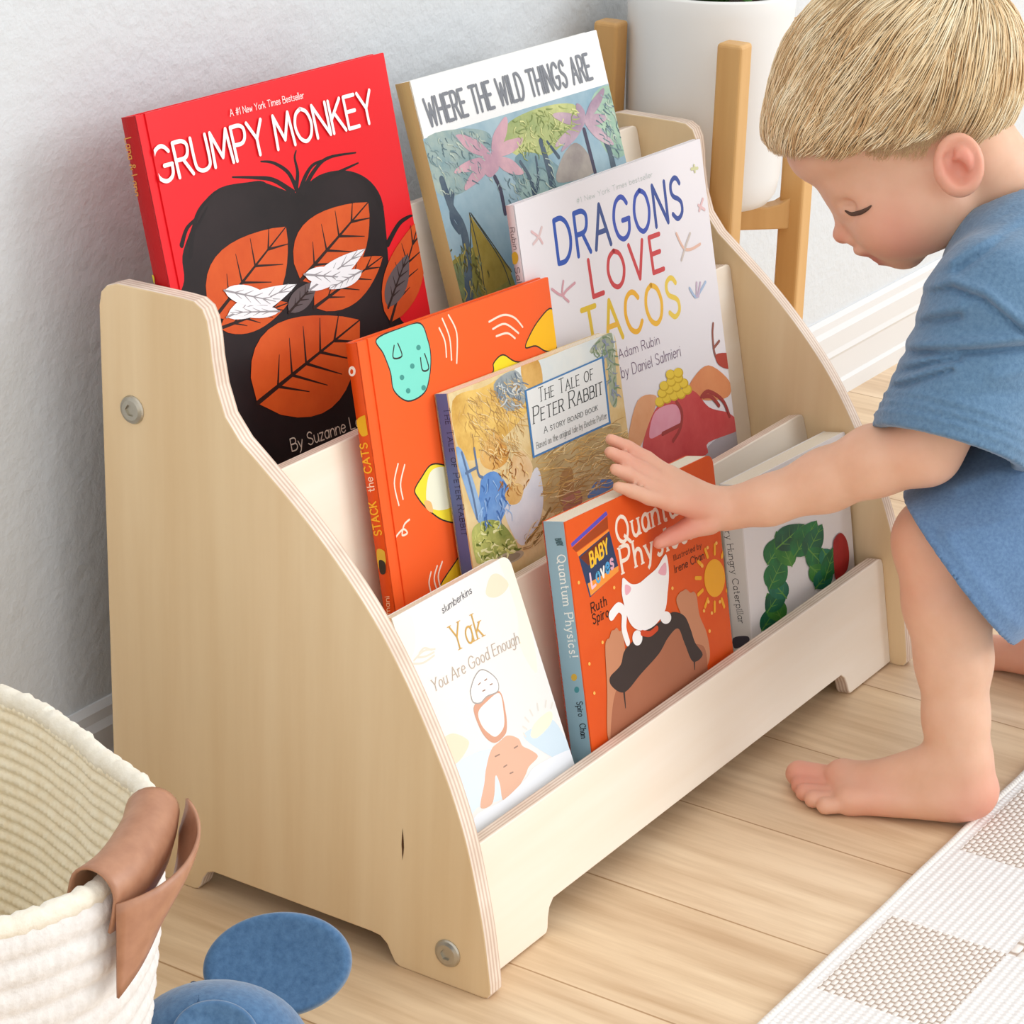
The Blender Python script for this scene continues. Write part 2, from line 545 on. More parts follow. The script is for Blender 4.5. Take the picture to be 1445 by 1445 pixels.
# ================================================================== LETTERING
# glyph: width ; strokes separated by | ; "~" = smooth curve
GLY = {
'A':'.76;0,0 .38,1 .76,0|.14,.36 .62,.36', 'B':'.62;0,0 0,1|~0,1 .36,1 .54,.88 .54,.64 .36,.53 0,.53|~0,.53 .42,.53 .62,.4 .62,.15 .42,0 0,0',
'C':'.74;~.72,.82 .56,.97 .36,1 .14,.88 .02,.62 .02,.38 .14,.12 .36,0 .56,.03 .74,.2', 'D':'.7;0,0 0,1|~0,1 .34,1 .6,.82 .7,.5 .6,.18 .34,0 0,0',
'E':'.54;.54,1 0,1 0,0 .54,0|0,.52 .46,.52', 'F':'.52;.52,1 0,1 0,0|0,.52 .44,.52',
'G':'.8;~.74,.82 .58,.97 .38,1 .15,.88 .02,.62 .02,.38 .15,.12 .38,0 .6,.04 .74,.18 .78,.44|.44,.44 .79,.44', 'H':'.66;0,0 0,1|.66,0 .66,1|0,.52 .66,.52',
'I':'.04;.02,0 .02,1', 'J':'.44;~.44,1 .44,.25 .34,.04 .16,0 .02,.14', 'K':'.62;0,0 0,1|.58,1 0,.42|.2,.6 .62,0', 'L':'.5;0,1 0,0 .5,0',
'M':'.84;0,0 .06,1 .42,.22 .78,1 .84,0', 'N':'.66;0,0 0,1 .66,0 .66,1', 'O':'.8;~.4,1 .15,.88 .02,.62 .02,.38 .15,.12 .4,0 .65,.12 .78,.38 .78,.62 .65,.88 .4,1',
'P':'.58;0,0 0,1|~0,1 .36,1 .56,.9 .58,.7 .5,.54 .34,.46 0,.46', 'Q':'.84;~.4,1 .15,.88 .02,.62 .02,.38 .15,.12 .4,0 .65,.12 .78,.38 .78,.62 .65,.88 .4,1|.46,.24 .86,-.14',
'R':'.62;0,0 0,1|~0,1 .36,1 .56,.9 .58,.72 .5,.56 .34,.49 0,.49|.3,.49 .62,0', 'S':'.58;~.54,.84 .42,.97 .26,1 .08,.9 .04,.72 .14,.57 .4,.46 .54,.34 .54,.14 .4,.02 .22,0 .02,.14',
'T':'.64;0,1 .64,1|.32,1 .32,0', 'U':'.66;~0,1 0,.3 .08,.08 .33,0 .58,.08 .66,.3 .66,1', 'V':'.7;0,1 .35,0 .7,1', 'W':'1;0,1 .24,0 .5,.8 .76,0 1,1', 'X':'.62;0,0 .62,1|0,1 .62,0',
'Y':'.68;0,1 .34,.48 .68,1|.34,.48 .34,0', 'Z':'.6;0,1 .6,1 0,0 .6,0',
'a':'.46;~.42,.5 .34,.62 .18,.62 .04,.5 0,.3 .06,.08 .2,0 .34,.08 .43,.26|.44,.62 .44,0', 'b':'.46;0,1 0,0|~0,.4 .12,.6 .28,.62 .42,.5 .46,.3 .4,.08 .26,0 .1,.06 0,.2',
'c':'.42;~.42,.5 .3,.62 .16,.6 .03,.46 .01,.24 .1,.05 .26,0 .42,.12', 'd':'.46;.46,1 .46,0|~.46,.4 .34,.6 .18,.62 .04,.5 0,.3 .06,.08 .2,0 .36,.06 .46,.2',
'e':'.46;~0,.33 .46,.35 .42,.54 .28,.63 .12,.58 .01,.38 .02,.18 .14,.02 .3,0 .45,.12', 'f':'.34;~.36,.94 .24,1 .13,.9 .12,.7 .12,0|0,.6 .3,.6',
'g':'.46;~.44,.45 .34,.6 .18,.62 .04,.5 0,.32 .06,.12 .2,.04 .36,.12 .44,.28|~.45,.62 .45,-.1 .36,-.28 .18,-.32 .02,-.22', 'h':'.44;0,1 0,0|~0,.38 .14,.6 .3,.62 .42,.5 .44,.34 .44,0',
'i':'.04;.02,.62 .02,0|.02,.84 .02,.88', 'k':'.42;0,1 0,0|.38,.6 0,.24|.14,.36 .42,0', 'l':'.04;.02,1 .02,0',
'm':'.76;0,.62 0,0|~0,.4 .1,.58 .22,.62 .34,.54 .38,.38 .38,0|~.38,.4 .48,.58 .6,.62 .72,.54 .76,.38 .76,0', 'n':'.44;0,.62 0,0|~0,.38 .14,.58 .3,.62 .42,.5 .44,.34 .44,0',
'o':'.5;~.25,.63 .08,.54 .01,.32 .08,.09 .25,0 .42,.09 .49,.32 .42,.54 .25,.63', 'p':'.46;0,.62 0,-.32|~0,.42 .12,.6 .28,.62 .42,.5 .46,.3 .4,.08 .26,0 .1,.06 0,.2',
'q':'.46;.46,.62 .46,-.32|~.46,.42 .34,.6 .18,.62 .04,.5 0,.3 .06,.08 .2,0 .36,.06 .46,.2', 'r':'.32;0,.62 0,0|~0,.34 .1,.54 .22,.62 .34,.58', 's':'.38;~.36,.52 .26,.62 .1,.6 .03,.48 .1,.36 .28,.28 .36,.16 .28,.03 .12,0 .01,.1',
't':'.32;~.13,.9 .13,.18 .18,.03 .32,.03|0,.62 .3,.62', 'u':'.44;~0,.62 0,.22 .08,.04 .22,0 .36,.1 .43,.28|.44,.62 .44,0', 'v':'.44;0,.62 .22,0 .44,.62', 'w':'.64;0,.62 .17,0 .32,.5 .48,0 .64,.62',
'x':'.42;0,.62 .42,0|.42,.62 0,0', 'y':'.44;0,.62 .23,.04|.46,.62 .16,-.18 .02,-.3', 'z':'.4;0,.62 .4,.62 0,0 .4,0',
'&':'.72;~.7,0 .3,.52 .16,.76 .28,.98 .46,.92 .44,.7 .12,.42 .04,.2 .18,.02 .42,.04 .6,.26 .68,.44', '#':'.6;.14,0 .26,1|.38,0 .5,1|0,.36 .58,.36|.04,.68 .62,.68', '1':'.26;.02,.8 .2,1 .2,0',
'!':'.04;.02,1 .02,.3|.02,.04 .02,0', '.':'.04;.02,0 .02,.03', "'":'.04;.02,1 .02,.82', '*':'.2;.1,.36 .1,.4',
}
def text_strokes(s, smallcaps=False, gap=0.2, space=0.42):
    x = 0.0
    out = []
    for ch in s:
        if ch == ' ':
            x += space
            continue
        k = 1.0
        if smallcaps and ch.islower():
            ch, k = ch.upper(), 0.76
        w, body = GLY[ch].split(';')
        for st in body.split('|'):
            sm = st.startswith('~')
            pts = [tuple(map(float, p.split(','))) for p in st.lstrip('~').split()]
            if sm:
                pts = [tuple(p) for p in smooth_loop(pts, 5, closed=(pts[0] == pts[-1] and False))]
            out.append((sm, [(x+px_*k, py_*k) for px_, py_ in pts]))
        x += float(w)*k+gap
    return out, x-gap

def clip_poly(P, C):
    for i in range(len(C)):
        a, b = C[i], C[(i+1) % len(C)]
        e = (b[0]-a[0], b[1]-a[1])
        ins = lambda p: e[0]*(p[1]-a[1])-e[1]*(p[0]-a[0]) >= -1e-12
        out = []
        for j in range(len(P)):
            p, q = P[j-1], P[j]
            ip, iq = ins(p), ins(q)
            if ip != iq:
                d = (q[0]-p[0], q[1]-p[1])
                den = e[0]*d[1]-e[1]*d[0]
                if abs(den) > 1e-15:
                    tt = (e[1]*(p[0]-a[0])-e[0]*(p[1]-a[1]))/den
                    tt = min(max(tt, 0), 1)
                    out.append((p[0]+d[0]*tt, p[1]+d[1]*tt))
            if iq:
                out.append(q)
        P = out
        if len(P) < 3:
            return []
    return P

class Face:
    """A flat printed face: origin o, axes ex, ey (unit), normal n."""
    def __init__(s, o, ex, ey, n, clip, cols):
        s.o, s.ex, s.ey, s.n = map(np.asarray, (o, ex, ey, n))
        s.clip = clip
        s.m = MB()
        s.mats = []
        s.lv = 1
        s.zf = lambda x, y: (x, y)
    def mi(s, mat):
        if mat not in s.mats:
            s.mats.append(mat)
        return s.mats.index(mat)
    def c(s, p):                                   # photo pixel -> face coordinates
        x, y = s.zf(*p)
        q = on_plane(x, y, s.o, s.n)-s.o
        return (float(q@s.ex), float(q@s.ey))
    def crop(s, ox, oy, k):
        s.zf = lambda x, y: (ox+x/k, oy+y/k)
        return s
    def w3(s, p):
        return s.o+s.ex*p[0]+s.ey*p[1]+s.n*(s.lv*7e-6)
    def poly2(s, P, mat):
        P = [tuple(map(float, p)) for p in P]
        area = sum(P[i-1][0]*P[i][1]-P[i][0]*P[i-1][1] for i in range(len(P)))
        if area < 0:
            P = P[::-1]
        P = clip_poly(P, s.clip)
        if len(P) < 3:
            return
        Q = [P[0]]
        for p in P[1:]:
            if abs(p[0]-Q[-1][0])+abs(p[1]-Q[-1][1]) > 1e-7:
                Q.append(p)
        if len(Q) >= 3:
            s.m.add([s.w3(p) for p in Q], [list(range(len(Q)))], s.mi(mat))
    def parse(s, st):
        if isinstance(st, str):
            return [tuple(map(float, p.split(','))) for p in st.split()]
        return st
    def blob(s, st, mat, smooth=True, n=5):
        P = [s.c(p) for p in s.parse(st)]
        if smooth:
            P = smooth_loop(P, n)
        s.poly2(P, mat)
        s.lv += 1
    def disc(s, cx_, cy_, rx, ry, mat, rot=0.0):
        P = []
        for k in range(28):
            a = 2*math.pi*k/28
            x, y = rx*math.cos(a), ry*math.sin(a)
            P.append(s.c((cx_+x*math.cos(rot)-y*math.sin(rot), cy_+x*math.sin(rot)+y*math.cos(rot))))
        s.poly2(P, mat)
        s.lv += 1
    def leaf(s, p0, p1, wd, mat, vein=None, vw=8, side=4, bend=0.0):
        p0, p1 = np.array(p0, float), np.array(p1, float)
        d = p1-p0
        nn = np.array([-d[1], d[0]])/np.linalg.norm(d)
        mid = lambda t: p0+d*t+nn*bend*np.linalg.norm(d)*4*t*(1-t)
        ts = [i/12 for i in range(13)]
        w = [wd*(math.sin(math.pi*t**0.8))**0.85 for t in ts]
        P = [mid(t)+nn*k for t, k in zip(ts, w)]+[mid(t)-nn*k for t, k in list(zip(ts, w))[::-1]]
        s.poly2([s.c(p) for p in P], mat)
        s.lv += 1
        if vein is not None:
            s.stroke([tuple(mid(t)) for t in ts], vw, vein, ends=(1, .3))
            for k in range(side):
                t = 0.2+0.55*k/max(side-1, 1)
                for sg in (-1, 1):
                    s.stroke([tuple(mid(t)), tuple(mid(min(t+0.16, 1))+sg*nn*wd*0.62*math.sin(math.pi*t**.8))], vw*0.6, vein, smooth=False, ends=(1, .3))
    def scatter(s, st, count, length, ang, mats, w=4, spread=0.5):
        P = s.parse(st)
        xs, ys = [p[0] for p in P], [p[1] for p in P]
        done = 0
        lv0 = s.lv
        for _ in range(count*4):
            x, y = random.uniform(min(xs), max(xs)), random.uniform(min(ys), max(ys))
            ins = False
            for i in range(len(P)):
                (xa, ya), (xb, yb) = P[i-1], P[i]
                if (ya > y) != (yb > y) and x < (xb-xa)*(y-ya)/(yb-ya)+xa:
                    ins = not ins
            if not ins:
                continue
            a = ang+random.uniform(-spread, spread)
            L = length*random.uniform(.5, 1.2)
            dx, dy = math.cos(a)*L, math.sin(a)*L
            k = random.uniform(-.25, .25)
            s.stroke([(x, y), (x+dx*.5-dy*k, y+dy*.5+dx*k), (x+dx, y+dy)], w*random.uniform(.6, 1.2), random.choice(mats), ends=(1, .3))
            s.lv = lv0+0.03*done
            done += 1
            if done >= count:
                break
        s.lv += 1
    def ribbon(s, P, wd, mat, ends=(1, 1), contrast=0.0, roundcap=True):
        P = [np.array(p, float) for p in P]
        Q = [P[0]]
        for p in P[1:]:
            if np.linalg.norm(p-Q[-1]) > 1e-7:
                Q.append(p)
        P = Q
        N = len(P)
        if N < 2:
            return
        D = [(P[i+1]-P[i])/np.linalg.norm(P[i+1]-P[i]) for i in range(N-1)]
        cuts = [0]+[i for i in range(1, N-1) if np.dot(D[i-1], D[i]) < 0.45]+[N-1]
        for ca, cb in zip(cuts[:-1], cuts[1:]):
            Lf, Rt = [], []
            for i in range(ca, cb+1):
                d0 = D[max(i-1, ca)]
                d1 = D[min(i, cb-1)]
                t = d0+d1
                t /= np.linalg.norm(t)
                nn = np.array([-t[1], t[0]])
                h = 0.5*wd*(ends[0]+(ends[1]-ends[0])*i/(N-1))
                if contrast:
                    h *= (1-contrast)+contrast*abs(t[1])
                h /= max(abs(np.dot(nn, [-d0[1], d0[0]])), 0.6)
                Lf.append(P[i]+nn*h)
                Rt.append(P[i]-nn*h)
            for i in range(len(Lf)-1):
                s.poly2([Lf[i], Lf[i+1], Rt[i+1], Rt[i]], mat)
            for end, sg in ((ca, -1), (cb, 1)):
                if not roundcap and end in (0, N-1):
                    continue
                k = 0 if end == ca else -1
                c0 = P[end]
                v0 = Lf[k]-c0
                r = np.linalg.norm(v0)
                if r < 3e-5:
                    continue
                v0 /= r
                w0 = D[ca]*-1 if end == ca else D[cb-1]
                s.poly2([c0+r*(v0*math.cos(math.pi*j/6)+w0*math.sin(math.pi*j/6)) for j in range(7)], mat)
            s.lv += 0.25
    def stroke(s, st, wpx, mat, smooth=True, ends=(1, 1)):
        P = [s.c(p) for p in s.parse(st)]
        p0 = s.parse(st)[0]
        w = np.linalg.norm(np.subtract(s.c((p0[0]+wpx, p0[1])), s.c(p0)))
        if smooth and len(P) > 2:
            P = smooth_loop(P, 5, closed=False)
        s.ribbon(P, w, mat, ends)
        s.lv += 1
    def text(s, string, p0, p1, cap, weight, mats, smallcaps=False, serif=False, gap=0.2, space=0.42, contrast=0.0, jitter=0.0, arc=0.0):
        a, b = np.array(s.c(p0)), np.array(s.c(p1))
        if len(cap) == 2 and cap[0] == 'h':
            c_ = None
            ex = (b-a)/np.linalg.norm(b-a)
            h = cap[1]
            ey = np.array([-ex[1], ex[0]])*h
        else:
            ey = np.array(s.c((p0[0]+cap[0], p0[1]+cap[1])))-a
        strokes, W = text_strokes(string, smallcaps, gap, space)
        ex = (b-a)/W
        wd = weight*np.linalg.norm(ey)
        if not isinstance(mats, list):
            mats = [mats]
        for sm, st in strokes:
            mt = mats[0] if len(mats) == 1 else mats[int(st[0][0]/W*len(mats)) % len(mats)]
            P = []
            for x, y in st:
                off = arc*4*(x/W)*(1-x/W)
                P.append(a+ex*x+ey*(y+off))
            s.ribbon(P, wd, mt, contrast=contrast, roundcap=not serif)
            if serif:
                exn = ex/np.linalg.norm(ex)
                for (x, y), nb in ((st[0], st[1]), (st[-1], st[-2])):
                    d = np.array(nb)-np.array((x, y))
                    if not sm or abs(d[0]) < 0.03:
                        if abs(d[1]) > abs(d[0])*0.8 and (abs(y) < 0.02 or y > 0.55 or y < -0.3):
                            off = arc*4*(x/W)*(1-x/W)
                            q = a+ex*x+ey*(y+off)
                            k = 0.13*np.linalg.norm(ey)
                            tk = wd*0.42
                            en = ey/np.linalg.norm(ey)
                            s.poly2([q-exn*k-en*tk*.5, q+exn*k-en*tk*.5, q+exn*k+en*tk*.5, q-exn*k+en*tk*.5], mt)
        s.lv += 1

PAPER = flat((236, 226, 206), 0.8)
def page_mat():
    if 'pages' in MATS:
        return MATS['pages']
    t = NT('page_edges')
    a = t.n('ShaderNodeAttribute', attribute_name='ply')
    s = t.math('SINE', t.math('MULTIPLY', a.outputs['Fac'], 2*math.pi*13))
    t.l(t.ramp(t.math('ADD', t.math('MULTIPLY', s, 0.5), 0.5), [(0.1, (206, 192, 168)), (0.6, (240, 232, 214))]), t.b.inputs['Base Color'])
    t.set(Roughness=0.85)
    MATS['pages'] = t.m
    return t.m

def rounded(w, h, r, left_square=True):
    out = []
    for cx_, cy_, a0, rr in ((w-r, r, -90, r), (w-r, h-r, 0, r), (0, h, 90, 0), (0, 0, 180, 0)):
        if rr == 0:
            out.append((cx_, cy_))
            continue
        for k in range(7):
            a = math.radians(a0+15*k)
            out.append((cx_+rr*math.cos(a), cy_+rr*math.sin(a)))
    return out

class Book:
    def __init__(s, A, th, psi, ro, w, rest, thick, name, label, hard=True, base_col=None, spine_col=None, radius=0.004, hinge=0.0, back_col=None, group='picture books on the bookshelf', rough=0.35):
        ex0 = np.array([math.cos(psi), math.sin(psi), 0])
        ez0 = np.array([-math.sin(psi)*math.sin(th), math.cos(psi)*math.sin(th), math.cos(th)])
        s.e = math.cos(ro)*ex0+math.sin(ro)*ez0
        s.u = math.cos(ro)*ez0-math.sin(ro)*ex0
        s.n = np.cross(s.e, s.u)
        h = (A[2]+min(0.0, w*s.e[2])-thick*max(s.n[2], 0)-rest-0.0006)/s.u[2]   # its lowest corner rests on the tray
        s.w, s.h, s.t = w, h, thick
        s.o = np.array(A)-s.u*h              # bottom-left of front face
        base = s.o+s.e*w*0.5-s.n*thick*0.5
        s.root = thing(name, label, 'book', base, group)
        s.hard = hard
        bt = 0.0022 if hard else 0.0012
        s.bt = bt
        base_m = base_col if not isinstance(base_col, tuple) else flat(base_col, rough)
        spine_m = spine_col if not isinstance(spine_col, tuple) else flat(spine_col, rough)
        back_m = base_m if back_col is None else flat(back_col, rough)
        s.spine_m = spine_m
        r = 0.0012 if hard else radius
        outl = rounded(w, h, r)
        P3 = lambda p, d: s.o+s.e*p[0]+s.u*p[1]-s.n*d
        s.front = Face(s.o, s.e, s.u, s.n, outl, None)
        if hard and hinge > 0:
            gz = 0.0024
            left = [(0, 0), (hinge-gz, 0), (hinge-gz, h), (0, h)]
            right = [(x if x > 0 else hinge+gz, y) for x, y in outl]
            for lp in (left, right):
                s.front.m.prism([P3(p, bt) for p in lp][::1], [P3(p, 0) for p in lp], s.front.mi(base_m), s.front.mi(base_m))
            lp = [(0.001, 0), (w-0.004, 0), (w-0.004, h), (0.001, h)]
            s.front.m.prism([P3((x, min(max(y, 0.0004), h-0.0004)), bt) for x, y in lp], [P3((x, min(max(y, 0.0004), h-0.0004)), 0.0011) for x, y in lp], s.front.mi(base_m), s.front.mi(base_m))
            s.front.clip = right
        else:
            s.front.m.prism([P3(p, bt) for p in outl], [P3(p, 0) for p in outl], s.front.mi(base_m), s.front.mi(base_m))
        # spine: left face, slightly rounded
        s.spine = Face(s.o-s.n*thick, s.n, s.u, -s.e, [(0, 0), (thick, 0), (thick, h), (0, h)], None)
        m = s.spine.m
        st = 0.0016
        if hard:
            arc = [(-0.0012*math.sin(math.pi*k/6)+0.0, thick*k/6) for k in range(7)]
            s.spine.o = s.spine.o-s.e*0.0013
        else:
            arc = [(0.0, thick*k/6) for k in range(7)]
        inner = [(st, thick), (st, 0)]
        loop = arc+inner
        mk = lambda q, y: s.o+s.e*q[0]-s.n*q[1]+s.u*y
        if hard:
            loop = [(0, 0.0)]+[(-0.0012*math.sin(math.pi*k/6), thick*k/6) for k in range(1, 6)]+[(0, thick), (st, thick), (st, 0)]
            spl = loop
        else:
            spl = [(0.0, bt*0.999), (0.0, thick-0.0002), (st, thick-0.0002), (st, bt*0.999)]
        m.prism([mk(q, 0.0) for q in spl], [mk(q, h) for q in spl], s.spine.mi(spine_m), s.spine.mi(spine_m))
        # back board and pages
        mb = MB()
        mb.prism([P3(p, thick) for p in outl], [P3(p, thick-bt) for p in outl])
        s.back_mb, s.back_m = mb, back_m
        ins = 0.0030 if hard else 0.0003
        pg = MB()
        lo = rounded(w-ins, h-ins, max(r-ins*0.5, 0.0003))
        lo = [(max(x, st), max(y, ins)) for x, y in lo]
        pg.prism([P3(p, thick-bt) for p in lo], [P3(p, bt) for p in lo], 0, 0, ply=True)
        s.pg = pg
    def finish(s, spine_label=None):
        s.front.m.obj('front_cover', s.front.mats, s.root)
        so = s.spine.m.obj('spine', s.spine.mats, s.root)
        if spine_label:
            so['label'] = spine_label
        s.back_mb.obj('back_cover', s.back_m, s.root)
        s.pg.obj('pages', page_mat(), s.root)
        return s.root

Z1 = (130, 50, 2.89); Z2 = (300, 380, 3.6125); Z3 = (540, 20, 2.779); Z4 = (480, 380, 3.44); Z5 = (700, 180, 4.014)
Z6 = (700, 500, 4.014); Z7 = (520, 770, 3.36); Z8 = (770, 620, 3.142); ZC = (1000, 600, 4.0137); ZS = (140, 80, 4.25)

# ------------------------------------------------------------------ red hardcover, top tier left
RED, RED_SHADED = (226, 28, 38), (176, 22, 26)  # second red is the cover red with the spine's shade painted in
DK, OR, GR, WH = flat((28, 22, 24)), mottled((196, 74, 26), (216, 94, 38), 16), flat((96, 84, 86)), flat((236, 236, 240))
b = Book((0.0189, 0.3250, 0.5803), 0.2394, 0.0, -0.0075, 0.2936, 0.2800, 0.0120, 'picture_book',
         'red hardcover picture book with a dark bush on its cover, left of the top tier', True, RED, RED_SHADED, hinge=0.0090)
f = b.front.crop(*Z1)
f.blob('250,1420 300,1290 345,1090 375,1000 368,900 400,800 440,700 520,622 640,598 700,596 760,640 835,640 925,570 1030,550 1120,583 1178,660 1197,780 1207,900 1217,1000 1260,1160 1350,1230 1420,1420 1520,2000 60,2000 120,1600', mottled((24, 18, 20), (44, 34, 36), 9), n=4)
for st in ('835,630 800,560 740,520 688,514', '820,640 740,590 660,580 572,578', '832,620 838,560 826,500 832,470', '850,630 872,570 905,525 965,503', '860,640 900,560 960,500 1075,478',
           '880,640 940,590 1010,555 1085,520', '800,650 700,610 640,606 590,612', '400,900 425,740 480,660 520,630', '365,855 385,790 420,750 430,730', '345,1060 380,1060 330,1030 310,1005', '1180,700 1150,640 1110,590 1060,560',
           '1205,850 1250,770 1290,740 1305,735', '395,850 410,800 440,760 470,700'):
    f.stroke(st, 17, DK, ends=(1, 0.25))
# plain leaves and blossoms in orange and white
V = flat((44, 26, 22))
f.leaf((500, 1150), (790, 780), 150, OR, V, 12)
f.leaf((850, 1000), (1125, 680), 140, OR, V, 12)
f.leaf((905, 1110), (1185, 900), 85, OR, V, 10)
f.leaf((520, 1195), (800, 1090), 60, OR, V, 10)
f.leaf((672, 1500), (1090, 1160), 205, OR, V, 14, 5)
f.leaf((1215, 1170), (1335, 745), 78, OR, V, 10)
f.leaf((1205, 1110), (1285, 890), 42, GR, V, 8)
f.leaf((800, 1130), (915, 1000), 40, GR, V, 8)
V2 = flat((150, 146, 150))
f.leaf((545, 1150), (830, 1015), 46, WH, V2, 6)
f.leaf((535, 1040), (745, 1085), 40, WH, V2, 6)
f.leaf((760, 1125), (560, 1130), 26, WH, V2, 5)
f.leaf((880, 1040), (1110, 870), 42, WH, V2, 6)
f.leaf((860, 975), (1060, 990), 38, WH, V2, 6)
f.leaf((1095, 960), (960, 1035), 30, WH, V2, 5)
f.text('GRUMPY MONKEY', (262, 605), (1150, 351), (-32, -140), 0.122, flat((246, 240, 240)), gap=0.17, space=0.36)
f.text('A #1 New York Times Bestseller', (558, 331), (858, 256), (-5, -27), 0.13, flat((250, 214, 214)), gap=0.17)
f.crop(*Z2).text('By Suzanne Lang', (398, 928), (800, 780), (-12, -62), 0.10, flat((226, 212, 196)), gap=0.17)
f = b.spine.crop(*ZS)
f.text('Lang & Lang', (153, 494), (211, 838), (36, -10), 0.14, flat((206, 140, 70)), gap=0.22)
f.disc(318, 1345, 14, 38, flat((206, 190, 60)))
b.finish('red spine with shade put into its colour, gold lettering')

# ------------------------------------------------------------------ jungle picture book, top tier
b = Book((0.3339, 0.3150, 0.5531), 0.3172, 0.0, -0.0061, 0.2823, 0.2800, 0.0140, 'picture_book',
         'picture book with a white title band over a blue-green jungle, right of the top tier', True, (238, 240, 240), (196, 172, 118), hinge=0.0)
f = b.front.crop(*Z3)
SKY = mottled((132, 166, 184), (178, 202, 210), 14)
f.blob('150,492 885,272 1100,1000 1100,1300 240,1300', SKY, smooth=False)
for st, mt in (('162,500 300,450 420,470 410,570 330,690 215,700', mottled((128, 158, 164), (172, 188, 178), 40)),
               ('500,420 640,360 760,360 740,470 640,560 540,560 470,500', mottled((150, 168, 110), (204, 208, 140), 34)),
               ('820,330 900,290 960,520 900,560 840,470', mottled((140, 176, 160), (180, 206, 180), 40)),
               ('520,560 640,560 760,690 560,740', mottled((118, 150, 160), (160, 186, 180), 40)),
               ('250,1010 330,930 420,900 520,1060 520,1250 290,1200', mottled((120, 120, 60), (170, 160, 80), 30)),
               ('270,1000 330,980 340,1120 300,1150', mottled((90, 110, 80), (140, 150, 100), 40))):
    f.blob(st, mt)
f.blob('338,780 352,900 390,1060 400,1110 500,1040 505,1000 420,900', mottled((150, 130, 50), (190, 168, 84), 24), smooth=False)
for st in ('340,780 380,950 400,1090', '345,780 430,900 505,1010', '350,790 460,960 500,1060', '345,790 345,1000 360,1080'):
    f.stroke(st, 6, flat((70, 74, 66)), ends=(.6, .6))
for st, w_ in (('232,650 270,760 310,830 330,930 340,1150', 30), ('275,700 270,800 300,850', 16), ('620,500 650,600 668,680', 24), ('540,580 580,650 600,740', 14), ('645,500 690,560', 10), ('860,470 890,540 905,600', 20), ('600,560 610,640 600,700', 10)):
    f.stroke(st, w_, mottled((66, 84, 104), (96, 112, 124), 60), ends=(.7, 1.1))
f.blob('688,660 700,570 750,505 800,540 830,620', mottled((150, 140, 136), (188, 178, 168), 30))
for st in ('440,640 462,690 480,780', '790,455 812,540 832,618'):
    f.stroke(st, 13, flat((74, 72, 92)))
def petals(cx_, cy_, tips, mt):
    for tx, ty, wd in tips:
        d = np.array([tx-cx_, ty-cy_], float)
        nn = np.array([-d[1], d[0]])/np.linalg.norm(d)*wd
        c0 = np.array([cx_, cy_], float)
        f.blob([tuple(c0), tuple(c0+d*.45+nn), tuple(c0+d*.85+nn*.7), (tx, ty), tuple(c0+d*.85-nn*.5), tuple(c0+d*.45-nn)], mt, n=4)
PK = mottled((176, 138, 160), (222, 178, 186), 26)
petals(430, 560, [(285, 476, 26), (482, 402, 24), (548, 486, 26), (280, 622, 22), (322, 690, 22), (552, 624, 26), (420, 640, 30)], PK)
petals(792, 425, [(866, 290, 18), (664, 396, 22), (676, 520, 18), (905, 512, 20), (880, 400, 22), (760, 350, 16), (700, 540, 12)], mottled((160, 136, 156), (216, 188, 196), 26))
BG = [flat((96, 120, 130)), flat((150, 172, 176)), flat((120, 146, 150)), flat((190, 204, 190))]
f.scatter('162,500 300,450 420,470 410,570 330,690 215,700', 90, 34, 0.9, BG, 4, 0.6)
f.scatter('500,420 640,360 760,360 740,470 640,560 540,560', 90, 30, 0.9, [flat((130, 146, 84)), flat((214, 216, 150)), flat((166, 178, 110))], 4, 1.2)
f.scatter('820,330 900,290 960,520 900,560 840,470', 50, 34, 0.9, BG, 4, 0.6)
f.scatter('400,650 640,560 690,700 520,760', 60, 36, 1.0, BG, 4, 0.5)
f.scatter('260,900 330,900 420,1000 400,1120 300,1120', 60, 40, 1.4, [flat((96, 92, 50)), flat((180, 166, 90)), flat((120, 132, 100))], 5, 0.4)
f.text('WHERE THE WILD THINGS ARE', (186, 440), (822, 252), (-28, -104), 0.135, flat((126, 130, 138)), gap=0.26, space=0.55)
b.finish('tan cloth spine')

# ------------------------------------------------------------------ white book with rainbow hand lettering
b = Book((0.3442, 0.2212, 0.4667), 0.2059, 0.0, -0.0081, 0.2990, 0.1595, 0.0070, 'picture_book',
         'white picture book with blue, red and yellow hand-lettered title, right of the middle tier', True, (232, 228, 232), (214, 198, 200), hinge=0.0)
f = b.front.crop(*Z5)
BL = [flat((52, 88, 176)), flat((64, 84, 140)), flat((60, 84, 176)), flat((58, 80, 150))]
f.text('DRAGONS', (356, 770), (1062, 502), (-30, -242), 0.125, BL, gap=0.28)
f.text('LOVE', (552, 958), (950, 800), (-30, -205), 0.14, flat((204, 70, 74)), gap=0.36)
f.text('TACOS', (522, 1262), (1048, 1056), (-38, -225), 0.135, [flat((226, 190, 56)), flat((236, 184, 64)), flat((238, 178, 48)), flat((240, 186, 60)), flat((236, 204, 84))], gap=0.3)
f.text('#1 New York Times bestseller', (458, 432), (886, 278), (-5, -30), 0.09, flat((178, 190, 186)))
f.text('Adam Rubin', (697, 1312), (926, 1224), (-9, -52), 0.085, flat((120, 96, 122)), gap=0.22)
f.text('ed by Daniel Salmieri', (650, 1444), (1046, 1292), (-9, -62), 0.075, flat((120, 96, 122)), gap=0.2)
